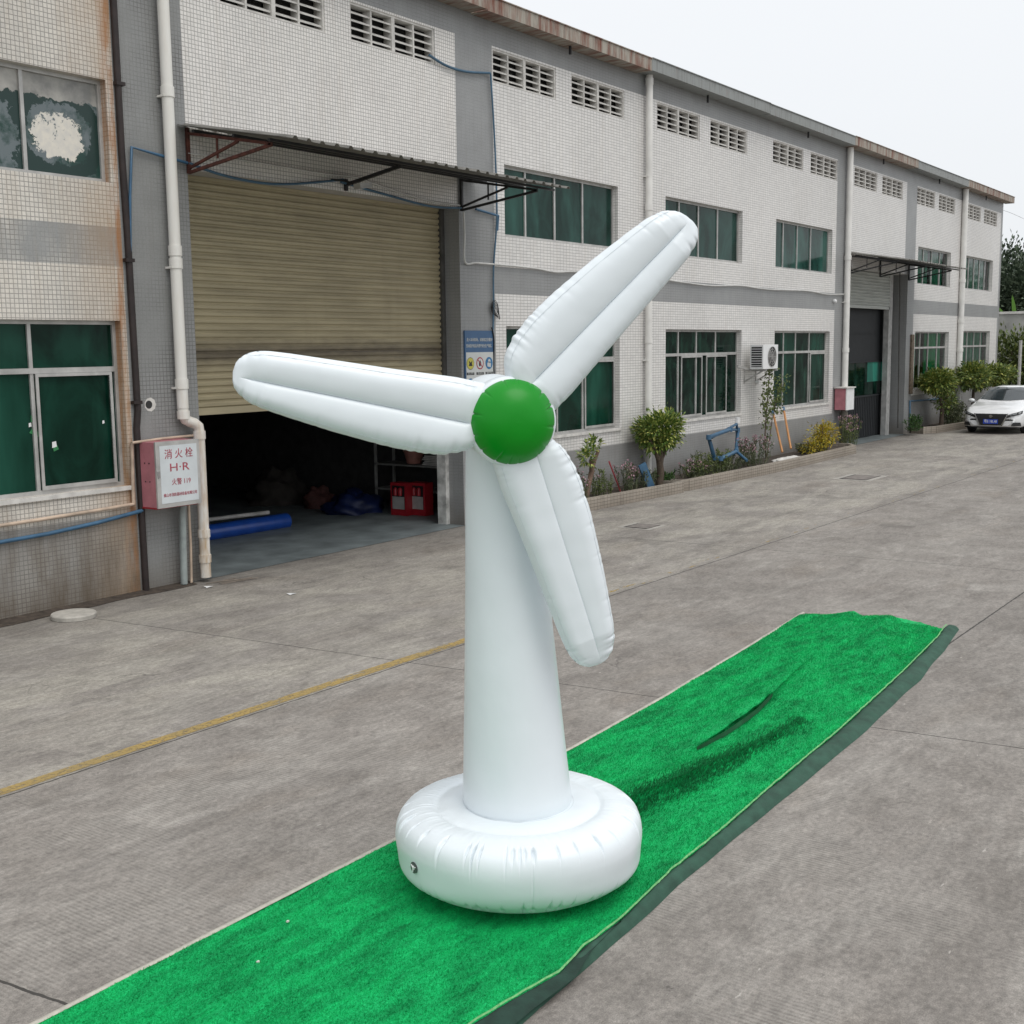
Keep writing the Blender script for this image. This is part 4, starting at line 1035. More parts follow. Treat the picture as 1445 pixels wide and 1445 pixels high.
# hedges at the far planter
pv = aY(1328, 600, 11.4)
def lv(q, o):
    crown(q, o+Vector((-.5, 0, 1.5)), (1.5, .55, .33), 120, 30, .13, .065, 0, .8, .45)
    crown(q, o+Vector((.2, 0, .85)), (.7, .4, .4), 34, 20, .12, .06, 0, .7, .4)
plant('clipped_bush', (pv.x, 11.4, .14), 'clipped flat topped bush with yellow tips left of the drain pipe', 'bush', [([(0, 0, 0), (.05, 0, .5), (-.2, 0, 1.0)], [.08, .07, .04]), ([(.05, 0, .3), (.3, 0, .7), (.6, 0, 1.0)], [.06, .04, .03])], lv, lm=LF_HEDGE)
pv = aY(1385, 590, 11.3)
def lv(q, o):
    crown(q, o+Vector((-1.2, 0, 1.55)), (1.7, .6, .42), 110, 26, .14, .07, 0, .8, .4)
    crown(q, o+Vector((1.9, 0, 1.55)), (1.9, .6, .35), 90, 26, .14, .07, 0, .8, .4)
plant('clipped_bush', (pv.x, 11.3, .14), 'wide clipped bush behind the bonnet of the white car', 'bush', [([(-1.2, 0, 0), (-1.25, 0, .6), (-1.2, 0, 1.2)], [.07, .06, .04]), ([(1.9, 0, 0), (1.8, 0, .7), (1.9, 0, 1.4)], [.07, .06, .04])], lv, lm=LF_HEDGE)
weeds(1345, 600, 1.2, .8, 70, 'weeds under the clipped bushes of the farthest planter', lm=LF_DULL, fl=None, lsize=.08, Y=11.35)
weeds(1289, 605, .35, .5, 26, 'small green weed at the near end of the farthest planter', lm=LF_GREEN, lsize=.08, Y=11.6)

# blue pipe frame
q = MB(); P = [aY(x, y_, Yy) for x, y_, Yy in ((1008, 646, 11.45), (1000, 617, 11.4), (1030, 606, 11.6), (1041, 607, 11.7), (1039, 637, 11.5), (1017, 647, 11.35))]
q.tube(P+[P[0]], .045, 10)
q.tube([P[4], aY(1054, 650, 11.15)], .035, 8); q.tube([P[2]+Vector((-.9, 0, -.12)), P[2]+Vector((.35, 0, .1)), P[3]+Vector((0, 0, -.1))], .03, 8)
for p in P: q.tube([p-Vector((0, 0, .05)), p+Vector((0, 0, .05))], .058, 8)
solo(q, 'pipe_frame', M_BLUEP, 'bent blue plastic pipe frame standing in the middle planter', 'pipe')
# leaning poles
def pole(px0, py0, px1, py1, lb):
    T = thing('wooden_pole', aY(px0, py0, 11.5), lb, 'pole', 'orange poles leaning on the wall')
    a = aY(px0, py0, 11.5); b_ = aY(px1, py1, D-.04); q = MB(); q.tube([a, b_], .028, 8); part(q, 'shaft', M_ORANGE, T)
    q = MB(); q.tube([b_-(b_-a)*.04, b_+(b_-a)*.06], .035, 8); part(q, 'tip', M_BLUEP, T)
pole(1104, 638, 1091, 583, 'left orange pole leaning on the wall with a blue tip'); pole(1116, 633, 1106, 578, 'right orange pole leaning on the wall with a blue tip')
p = aY(921, 686, 11.3); q = MB(); q.bar((p.x-.03, 11.3, .1), (p.x-.22, 11.42, .62), .05, .16); solo(q, 'blue_board', M_BLUEP, 'small upright blue board stuck in the soil beside the round bush', 'board')
p = aY(1110, 640, 11.3); lump((p.x, 11.25, .14), .75, .22, .07, 3, M_CONCW, 'cement_rubble', 'flat pile of pale rubble on the edge of the middle planter', 'rubble')
p = aY(879, 690, 11.5); q = MB(); q.bar((p.x, 11.55, .14), (p.x-.1, 11.75, .72), .1, .02); solo(q, 'red_stake', simple('dull red plastic', (.25, .03, .04), .5), 'dull red stake leaning in the planter left of the round bush', 'stake')

# ------------------------------------------------------------------ ground fittings
p = aZ(104, 868, .03); q = MB()
n = 40; vs = []; rr = [(.0, .06), (.2, .059), (.222, .057), (.23, .045), (.226, .004)]
for r_, z in rr: vs += [(p.x+r_*1.05*math.cos(2*PI*k/n), p.y+r_*math.sin(2*PI*k/n)*1.05, z) for k in range(n)]
fs = [(j*n+k, j*n+(k+1) % n, (j+1)*n+(k+1) % n, (j+1)*n+k) for j in range(len(rr)-1) for k in range(n)]
q.add(vs, fs, 0, False); T = solo(q, 'manhole_cover', simple('pale cast cover', (.42, .40, .36), .85, var=.2, scale=10, bmp=.4), 'round pale manhole cover in the dirt below the near left window', 'manhole cover')
def drain(c, w_, l_, ang, label):
    q = MB(); T = thing('drain_cover', (c.x, c.y, 0), label, 'drain cover', 'small square drain covers')
    def box_(a, b, z0, z1, mb, cc=(0, 0)):
        R = Matrix.Rotation(ang, 3, 'Z'); vs = []
        for z in (z0, z1):
            for x_, y_ in ((-a, -b), (a, -b), (a, b), (-a, b)): v = R @ Vector((x_+cc[0], y_+cc[1], 0)); vs.append((c.x+v.x, c.y+v.y, z))
        mb.add(vs, [(3, 2, 1, 0), (4, 5, 6, 7), (0, 1, 5, 4), (1, 2, 6, 5), (2, 3, 7, 6), (3, 0, 4, 7)])
    box_(w_, l_, .001, .006, q); part(q, 'surround', simple('patched pale cement', (.36, .34, .31), .9, var=.25, scale=8), T)
    q = MB(); box_(w_*.78, l_*.7, .0065, .010, q); part(q, 'gap', M_DARK, T)
    q = MB(); box_(w_*.72, l_*.62, .0105, .016, q, (.0, -.02)); part(q, 'lid', simple('concrete lid', (.2, .18, .165), .9, var=.25, scale=8), T)
drain(aZ(906, 743), .3, .3, 0, 'square concrete drain lid in front of the nearest planter')
drain(aZ(1214, 674), .62, .42, 0, 'far drain lid in a pale patch before the yellow shrub')
for px_, py_, lb in ((294, 829, 'white paper scrap at the foot of the stained drain pipe'), (411, 839, 'white scrap lying on the concrete before the shutter')):
    p = aZ(px_, py_); q = MB(); q.add([(p.x-.05, p.y-.03, .006), (p.x+.05, p.y-.04, .014), (p.x+.06, p.y+.03, .006), (p.x-.04, p.y+.04, .02)], [(0, 1, 2), (0, 2, 3)]); solo(q, 'paper_scrap', M_WHITE, lb, 'litter')
p = aZ(318, 822); q = MB()
for k in range(9):
    a = p+Vector((rnd.uniform(-.25, .15), rnd.uniform(-.1, .15), .012)); q.tube([a, a+Vector((rnd.uniform(.1, .3), rnd.uniform(-.2, -.05), .01))], .006, 5)
solo(q, 'twigs', simple('grey twigs', (.2, .17, .14), .9), 'few grey twigs on the concrete right of the stained drain pipe', 'twigs')

# ------------------------------------------------------------------ carpet
def interp(tab, x):
    if x <= tab[0][0]: return tab[0][1]
    for (a, b), (c, d) in zip(tab, tab[1:]):
        if x <= c:
            t_ = (x-a)/(c-a); return b+(d-b)*t_
    return tab[-1][1]
LE = [(1, 4.56), (5, 4.55), (7.1, 4.56), (8.5, 4.61), (10.6, 4.74), (12.3, 4.86)]
RE = [(1, 3.0), (3.0, 2.98), (3.76, 2.944), (4.03, 2.918), (4.36, 2.865), (4.62, 2.9), (4.95, 2.895), (5.66, 2.955), (6.2, 2.965), (7.2, 3.015), (8.4, 3.055), (10.3, 3.17), (11.8, 3.29), (12.2, 3.35)]
RO = [(1, 2.74), (3.0, 2.77), (3.93, 2.80), (4.44, 2.82), (4.95, 2.835), (5.48, 2.86), (6.07, 2.882), (6.77, 2.89), (7.8, 2.902), (8.7, 2.925), (10.3, 3.01), (11.4, 3.12), (12.4, 3.245)]
def seg_ridge(x, y_, ax_, ay_, bx_, by_, w1, h1):
    dx, dy = bx_-ax_, by_-ay_; l2 = dx*dx+dy*dy; t_ = ((x-ax_)*dx+(y_-ay_)*dy)/l2
    tt = max(0, min(1, t_)); sx, sy = x-(ax_+dx*tt), y_-(ay_+dy*tt)
    side = ((x-ax_)*dy-(y_-ay_)*dx)/math.sqrt(l2)      # asymmetric fold: steep toward the camera
    w_ = w1*(.45 if side > 0 else 1.2)
    fade = math.sin(PI*max(0, min(1, t_)))**.5 if 0 < t_ < 1 else 0
    return h1*math.exp(-(sx*sx+sy*sy)/(w_*w_))*max(fade, .0)
R1 = [(7.35, 3.80, 0), (7.92, 3.80, .05), (8.6, 3.84, .08), (9.4, 3.93, .035), (9.9, 4.0, .03), (10.9, 4.105, 0)]
R2 = [(5.7, 3.72, .07), (6.42, 3.62, .10), (6.78, 3.56, .10), (7.2, 3.51, .08), (7.8, 3.45, .045), (8.5, 3.42, .03), (9.2, 3.48, 0)]
R3 = [(10.45, 3.25, .01), (10.97, 3.53, .06), (11.4, 3.73, .075), (11.9, 3.9, .08), (12.5, 3.9, .085)]
R4 = [(11.3, 3.95, 0), (11.8, 4.2, .05), (12.5, 4.4, .055)]
R5 = [(2.6, 3.35, .02), (3.9, 3.38, .035), (4.6, 3.3, .0)]
R6 = [(2.4, 3.75, .0), (3.1, 3.85, .03), (3.9, 4.0, .02), (4.3, 4.1, 0)]
def ridge(x, y_, tab, w1, steep, over):
    h = 0; sh = 0
    for (ax_, ay_, h1), (bx_, by_, h2) in zip(tab, tab[1:]):
        if not (ax_ <= x < bx_ or bx_ <= x < ax_): continue
        t_ = (x-ax_)/(bx_-ax_); ly = ay_+(by_-ay_)*t_+.012*mnoise.noise(Vector((x*4, ay_, 0))); hh = h1+(h2-h1)*t_; d = y_-ly
        if abs(d) > 1: continue
        if d >= 0: h = hh*math.exp(-(d/w1)**2); sh = -over*hh*math.exp(-(d/(w1*.6))**2)
        else: h = hh*math.exp(-(d/steep)**2); sh = -over*hh*max(0, 1+d/(steep*1.2))
    return h, sh
def carpet_d(x, y_):
    h = .012+.006*(mnoise.noise(Vector((x*1.3, y_*1.6, 0)))+1)+.004*mnoise.noise(Vector((x*5, y_*5, 2)))
    if (x-5.15)**2+(y_-3.65)**2 < .55: return min(h, .02), 0
    sh = 0
    for tab, w1, st_, ov in ((R1, .11, .014, 1.1), (R2, .2, .045, .7), (R3, .2, .09, .15), (R4, .16, .09, .1), (R5, .14, .04, .3), (R6, .14, .04, .3)):
        a, b = ridge(x, y_, tab, w1, st_, ov); h += a; sh += b
    far = max(0, (x-11.2)/1.1)
    h += far*.04*max(0, mnoise.noise(Vector((x*3+5, y_*3.4, 1)))+.2)
    return h, sh
T = thing('turf_carpet', (5, 3.8, 0), 'long strip of bright green artificial turf carpet with rolled dark edge', 'carpet')
q = MB(); nx, ny = 640, 200; x0, x1 = 1.0, 12.25; vs = []; fs = []
XE = [(0, 12.13), (.08, 12.2), (.2, 12.42), (.28, 12.38), (.36, 12.2), (.5, 12.22), (.65, 12.3), (.78, 12.27), (.9, 12.2), (1, 12.03)]
def xend(v): return interp(XE, v)
for i in range(nx+1):
    for j in range(ny+1):
        v = j/ny; x = x0+(xend(v)-x0)*i/nx; lo = interp(RE, x)+.006*mnoise.noise(Vector((x*9, 0, 0))); hi = interp(LE, x)-.028
        y_ = lo+(hi-lo)*v
        h, sh_ = carpet_d(x, y_); h += .0035*mnoise.noise(Vector((x*70, y_*70, 0)))+.002*rnd.uniform(-1, 1)
        if j == 0: h = max(h, .035)
        vs.append((x, y_+sh_, h))
for i in range(nx):
    for j in range(ny): a = i*(ny+1)+j; fs.append((a, a+ny+1, a+ny+2, a+1))
# skirt at far end
q.add(vs, fs, 0, True); o0 = nx*(ny+1)
q.add([(vs[o0+j][0]+.012, vs[o0+j][1], .001) for j in range(ny+1)]+[vs[o0+j] for j in range(ny+1)], [(j, j+1, ny+2+j, ny+1+j) for j in range(ny)], 0)
part(q, 'turf', M_TURF, T)
# pile: short upright blades
q = MB(); vs = []; fs = []
for k in range(260000):
    x = 2.3+(rnd.random()**1.3)*9.95; v = rnd.random()
    if x > xend(v): continue
    lo = interp(RE, x); hi = interp(LE, x)-.03; y_ = lo+(hi-lo)*v
    if (x-5.15)**2+(y_-3.65)**2 < .16: continue
    z, sh_ = carpet_d(x, y_); y_ += sh_; a = rnd.uniform(0, 2*PI); l = rnd.uniform(.004, .010)*(1+.05*x); w_ = .0014*(1+.12*x)
    dx, dy = math.cos(a)*w_, math.sin(a)*w_
    tx, ty = rnd.uniform(-.006, .012), rnd.uniform(-.01, .004); n = len(vs)
    vs += [(x-dx, y_-dy, z-.002), (x+dx, y_+dy, z-.002), (x+tx, y_+ty, z+l)]; fs.append((n, n+1, n+2))
q.add(vs, fs); part(q, 'pile', M_TURF, T)
# splayed blades coloured dark to paint in the shade of the long fold
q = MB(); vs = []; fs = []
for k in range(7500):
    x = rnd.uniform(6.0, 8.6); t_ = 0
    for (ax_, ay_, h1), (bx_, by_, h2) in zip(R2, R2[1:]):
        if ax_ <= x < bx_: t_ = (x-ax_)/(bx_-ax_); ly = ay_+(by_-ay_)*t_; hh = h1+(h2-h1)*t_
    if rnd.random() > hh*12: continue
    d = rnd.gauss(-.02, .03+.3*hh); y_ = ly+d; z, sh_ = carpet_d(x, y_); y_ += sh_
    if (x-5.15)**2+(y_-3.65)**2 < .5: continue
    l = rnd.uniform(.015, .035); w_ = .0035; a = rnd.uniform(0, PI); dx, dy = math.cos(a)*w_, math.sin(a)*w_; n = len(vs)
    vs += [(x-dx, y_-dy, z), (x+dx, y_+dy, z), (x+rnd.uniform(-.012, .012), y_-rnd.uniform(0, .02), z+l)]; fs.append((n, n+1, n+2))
q.add(vs, fs); part(q, 'fold_shade_pile', simple('painted fold shade pile', (.003, .20, .058), .8, var=.55, scale=70), T)
q = MB(); vs = []; n = 60  # strip in dark backing colour that also paints in the crease shade
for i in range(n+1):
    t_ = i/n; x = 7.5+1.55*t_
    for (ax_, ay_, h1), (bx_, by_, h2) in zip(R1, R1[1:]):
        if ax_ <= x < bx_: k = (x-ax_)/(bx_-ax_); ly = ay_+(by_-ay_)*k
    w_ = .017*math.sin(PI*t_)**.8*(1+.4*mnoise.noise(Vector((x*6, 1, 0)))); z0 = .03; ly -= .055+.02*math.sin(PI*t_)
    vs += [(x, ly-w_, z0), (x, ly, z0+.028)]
q.add(vs, [(2*i, 2*i+2, 2*i+3, 2*i+1) for i in range(n)]); part(q, 'fold_shade_strip', simple('dark backing and fold shade', (.002, .07, .022), 1.0, var=.3), T)
# rolled hem
def sweep(tabf, n, xa, xb, mat, name, smooth=True):
    q = MB(); vs = []; fs = []; m_ = None
    for i in range(n+1):
        x = xa+(xb-xa)*i/n; pr = tabf(x); m_ = len(pr)
        vs += [(x+px_, y_, z) for px_, y_, z in pr]
    for i in range(n):
        for j in range(m_-1): a = i*m_+j; fs.append((a, a+1, a+m_+1, a+m_))
    q.add(vs, fs, 0, smooth)
    q.add(vs[:m_], [tuple(range(m_))]); q.add(vs[-m_:], [tuple(range(m_))[::-1]])
    return part(q, name, mat, T)
def hem(x):
    a = interp(RE, x)+.012; b = interp(RO, x)+.012*mnoise.noise(Vector((x*1.7, 5, 0))); w_ = a-b; hh = .042+.016*mnoise.noise(Vector((x*2.1, 0, 0)))
    out = []
    for k in range(15):
        t_ = k/14; z = hh*math.sin(PI*min(1, .12+t_*.92))**.55 if t_ < 1 else .001
        out.append((0, a-w_*t_, max(.002, z+.006*mnoise.noise(Vector((x*14, t_*3, 4))))))
    return out
sweep(hem, 420, 1.0, 12.36, M_HEM, 'rolled_edge')
def hem2(x):     # second fold that shows at the near end
    k = max(0, min(1, (4.9-x)/1.0)); a = interp(RE, x)-.0; w_ = .13*k+.015
    return [(0, a, .036), (0, a-w_*.25, .058*k+.036*(1-k)+.004*mnoise.noise(Vector((x*8, 0, 0)))), (0, a-w_*.7, .06*k+.03*(1-k)), (0, a-w_, .043)]
sweep(hem2, 160, 1.0, 4.95, simple('darker folded backing', (.012, .04, .028), .9, var=.3, scale=12, bmp=.4), 'inner_fold')
def fringe(x):
    a = interp(RE, x)+.006*mnoise.noise(Vector((x*9, 0, 0))); w_ = .006+.006*abs(mnoise.noise(Vector((x*22, 3, 0))))
    return [(0, a+w_, .046), (0, a, .056), (0, a-w_, .05)]
sweep(fringe, 1300, 1.0, 12.3, M_FRINGE, 'frayed_edge')
def bind(x):
    a = interp(LE, x)+.004*mnoise.noise(Vector((x*3, 0, 7))); return [(0, a-.034, .02), (0, a-.028, .026), (0, a-.006, .024), (0, a, .001)]
sweep(bind, 300, 1.0, 12.2, M_BIND, 'edge_binding')
for px_, py_, lb in ((406, 1300, 'pale crumb near the front of the carpet'), (364, 1357, 'pale crumb closest to the near edge of the carpet')):
    p = aZ(px_, py_, .03); q = MB(); q.box(p.x-.007, p.x+.007, p.y-.005, p.y+.005, .026, .033); solo(q, 'debris_crumb', M_CONCW, lb, 'litter')

# ------------------------------------------------------------------ inflatable wind turbine
C0 = Vector((5.13, 3.63, 0)); ZB = .016
Pc = Vector((4.8405, 3.44815, 2.5456)); nrm = Vector((-.67837366, -.73471707, 0)); e1 = Vector((.73471707, -.67837366, 0)); e2 = Vector((0, 0, 1))
T = thing('inflatable_turbine', (C0.x, C0.y, ZB), 'white inflatable wind turbine with three puffy blades and green hub on round base', 'inflatable')
def lean(z): return e1*(-.082*(max(0, z-.3)/2.15))+nrm*(.0)
rs = random.Random(3)
pin_t = []      # pinches of the top seam and bottom seam
a = 0
while a < 2*PI: a += rs.choice((rs.uniform(.03, .06), rs.uniform(.07, .13), rs.uniform(.16, .28))); pin_t.append((a, rs.uniform(.25, 1.35), rs.uniform(.008, .015), rs.uniform(.55, 1.25), rs.choice((0, 1))))
pin_b = []
a = .03
while a < 2*PI: a += rs.uniform(.07, .19); pin_b.append((a, rs.uniform(.3, 1.0), rs.uniform(.012, .022), rs.uniform(.6, 1.2), 0))
prof = [(0, .0), (.25, .0), (.40, .0), (.47, .02), (.53, .046), (.58, .08), (.62, .12), (.648, .17), (.663, .225), (.669, .28), (.665, .33), (.65, .37), (.624, .398), (.59, .416), (.555, .426), (.52, .431), (.485, .431), (.46, .428), (.445, .421), (.43, .426), (.40, .434), (.36, .438), (.30, .437), (.2, .437)]
def resample(pr, n):
    fine = []
    for i in range(len(pr)-1):
        p0, p1, p2, p3 = pr[max(i-1, 0)], pr[i], pr[i+1], pr[min(i+2, len(pr)-1)]
        for k in range(12):
            t_ = k/12; fine.append(tuple(.5*((2*b)+(c-a)*t_+(2*a-5*b+4*c-d)*t_*t_+(3*b-a-3*c+d)*t_**3) for a, b, c, d in zip(p0, p1, p2, p3)))
    fine.append(pr[-1]); pr = fine; d = [0]
    for a, b in zip(pr, pr[1:]): d.append(d[-1]+math.dist(a, b))
    out = []; k = 0
    for i in range(n+1):
        s_ = d[-1]*i/n
        while k < len(d)-2 and d[k+1] < s_: k += 1
        t_ = (s_-d[k])/max(1e-9, d[k+1]-d[k]); out.append((pr[k][0]+(pr[k+1][0]-pr[k][0])*t_, max(pr[k][1]+(pr[k+1][1]-pr[k][1])*t_, -9)))
    return out
pr = resample(prof, 110); NA = 1700
q = MB(); vs = []; fs = []
def angd(a, b): return (a-b+PI) % (2*PI)-PI
for i in range(NA):
    th = 2*PI*i/NA
    pt = [(w, st, ln, sd, angd(th, a)) for a, st, w, ln, sd in pin_t if abs(angd(th, a)) < .08]
    pb_ = [(w, st, ln, sd, angd(th, a)) for a, st, w, ln, sd in pin_b if abs(angd(th, a)) < .08]
    for (r_, z) in pr:
        dr = 0; dz = 0
        if z < .3 and r_ > .44: dr += .040*abs(math.cos(th-math.radians(128)))**1.4*math.exp(-((z-.09)/.07)**2)*(r_-.44)/.2+.008*math.exp(-((z-.36)/.05)**2)*abs(math.cos(th-math.radians(128)))
        if r_ > .4:
            # top seam at about r=.625 z=.343
            s1 = math.hypot(r_-.607, z-.408)
            for w, st, ln, sd, dd in pt:
                l = .045*ln*(1.7 if (z < .408) else .7)
                k = st*math.exp(-(dd/w)**2)*math.exp(-(s1/l)**2); w2 = w*(1.25-min(1, s1/(l*1.6))); k = st*math.exp(-(dd/max(w2, .003))**2)*math.exp(-(s1/l)**2); dr -= .018*k; dz -= .015*k
                k2 = st*math.exp(-((abs(dd)-w*1.7)/w)**2)*math.exp(-(s1/l)**2); dr += .003*k2
            s2 = math.hypot(r_-.59, z-.088)
            for w, st, ln, sd, dd in pb_:
                l = .05*ln; k = st*math.exp(-(dd/w)**2)*math.exp(-(s2/l)**2); w2 = w*(1.2-min(1, s2/(l*1.6))); k = st*math.exp(-(dd/max(w2, .003))**2)*math.exp(-(s2/l)**2); dr -= .018*k; dz += .006*k
            dr -= .003*math.exp(-(s1/.012)**2)+.003*math.exp(-(s2/.012)**2)
            dr += .004*mnoise.noise(Vector((math.cos(th)*3, math.sin(th)*3, z*6)))
            # vertical weld near the front
            dr -= .003*math.exp(-(angd(th, math.radians(221))/.006)**2)
        if r_ > .25 and z > .41: dz += .003*mnoise.noise(Vector((math.cos(th)*r_*9, math.sin(th)*r_*9, 0)))+.004*max(0, mnoise.noise(Vector((math.cos(th)*19, math.sin(th)*19, 4))))*math.exp(-((r_-.50)/.06)**2)
        vs.append((C0.x+(r_+dr)*math.cos(th), C0.y+(r_+dr)*math.sin(th), ZB+max(0, z+dz)))
m_ = len(pr)
for i in range(NA):
    for j in range(m_-1):
        a = i*m_+j; b = ((i+1) % NA)*m_+j; fs.append((a, b, b+1, a+1))
q.add(vs, fs, 0, True); base = part(q, 'base', M_PVC, T)
q = MB()
for r_, z in ((.445, .4202),):
    q.tube([(C0.x+r_*math.cos(a), C0.y+r_*math.sin(a), ZB+z) for a in [k*2*PI/160 for k in range(161)]], .0016, 5, cap=False)
part(q, 'seam', M_SEAM, base)
# tower
q = MB(); vs = []; fs = []; NT = 96; tz = [.44+(2.5-.44)*k/60 for k in range(61)]
for z in tz:
    t_ = (z-.372)/(2.5-.372); r_ = .302+(.170-.302)*t_**.93
    if z < .47: r_ -= .008*(1-(z-.44)/.03)**2
    for i in range(NT):
        th = 2*PI*i/NT; rr_ = r_+.0025*mnoise.noise(Vector((math.cos(th)*2, math.sin(th)*2, z*2.2)))
        c = C0+lean(z); vs.append((c.x+rr_*math.cos(th), c.y+rr_*math.sin(th), ZB+z-.006))
for j in range(60):
    for i in range(NT): fs.append((j*NT+i, j*NT+(i+1) % NT, (j+1)*NT+(i+1) % NT, (j+1)*NT+i))
q.add(vs, fs, 0, True); tw = part(q, 'tower', M_PVC, T)
q = MB(); q.tube([(C0.x+.299*math.cos(a), C0.y+.299*math.sin(a), ZB+.4372) for a in [k*2*PI/90 for k in range(91)]], .0016, 5, cap=False)
part(q, 'seam', M_SEAM, tw)
# lathe about the rotor axis
def axial(prof, n=72, wr=None, cz=(0, 0)):
    q = MB(); vs = []; fs = []
    for (r_, d_) in prof:
        for i in range(n):
            th = 2*PI*i/n; rr_ = r_; dd = d_
            if wr: rr_, dd = wr(r_, d_, th)
            p = Pc+e2*(-.008)+e1*(rr_*math.cos(th)+cz[0])+e2*(rr_*math.sin(th)+cz[1])+nrm*dd; vs.append(p)
    for j in range(len(prof)-1):
        for i in range(n): fs.append((j*n+i, j*n+(i+1) % n, (j+1)*n+(i+1) % n, (j+1)*n+i))
    q.add(vs, fs, 0, True); return q
nac = [(0, -.60), (.08, -.598), (.14, -.585), (.185, -.56), (.21, -.52), (.222, -.46), (.222, -.36), (.215, -.26), (.205, -.18), (.2, -.08), (.2, 0)]
part(axial([p for p in resample(nac, 30)], 72, cz=(0, .0)), 'nacelle', M_PVC, T)
hubp = [(.19, -.11), (.212, -.095), (.222, -.06), (.224, -.02), (.224, .02), (.220, .05), (.212, .066), (.19, .07)]
hub = part(axial(resample(hubp, 24)), 'hub', M_PVC, T)
pins = []; a = 0
while a < 2*PI: a += rs.uniform(.12, .6); pins.append((a, rs.uniform(.2, 1.2), rs.uniform(.014, .034), rs.uniform(.35, 1.3)))
def wr(r_, d_, th):
    k = 0
    for a, st, w, ln in pins:
        dd = angd(th, a)
        if abs(dd) < .2: k += st*math.exp(-(dd/w)**2)*math.exp(-((.205-r_)/(.032*ln))**2)
    return r_-.005*k, d_-.014*k+.002*mnoise.noise(Vector((r_*9*math.cos(th), r_*9*math.sin(th), 1)))
capp = [(.196, .035), (.206, .048), (.209, .063), (.205, .08), (.195, .10), (.178, .122), (.155, .144), (.125, .163), (.09, .178), (.05, .186), (0.0, .189)]
part(axial(resample(capp, 60), 300, wr), 'hub_cap', M_PVCG, T, label='glossy green domed hub cap')
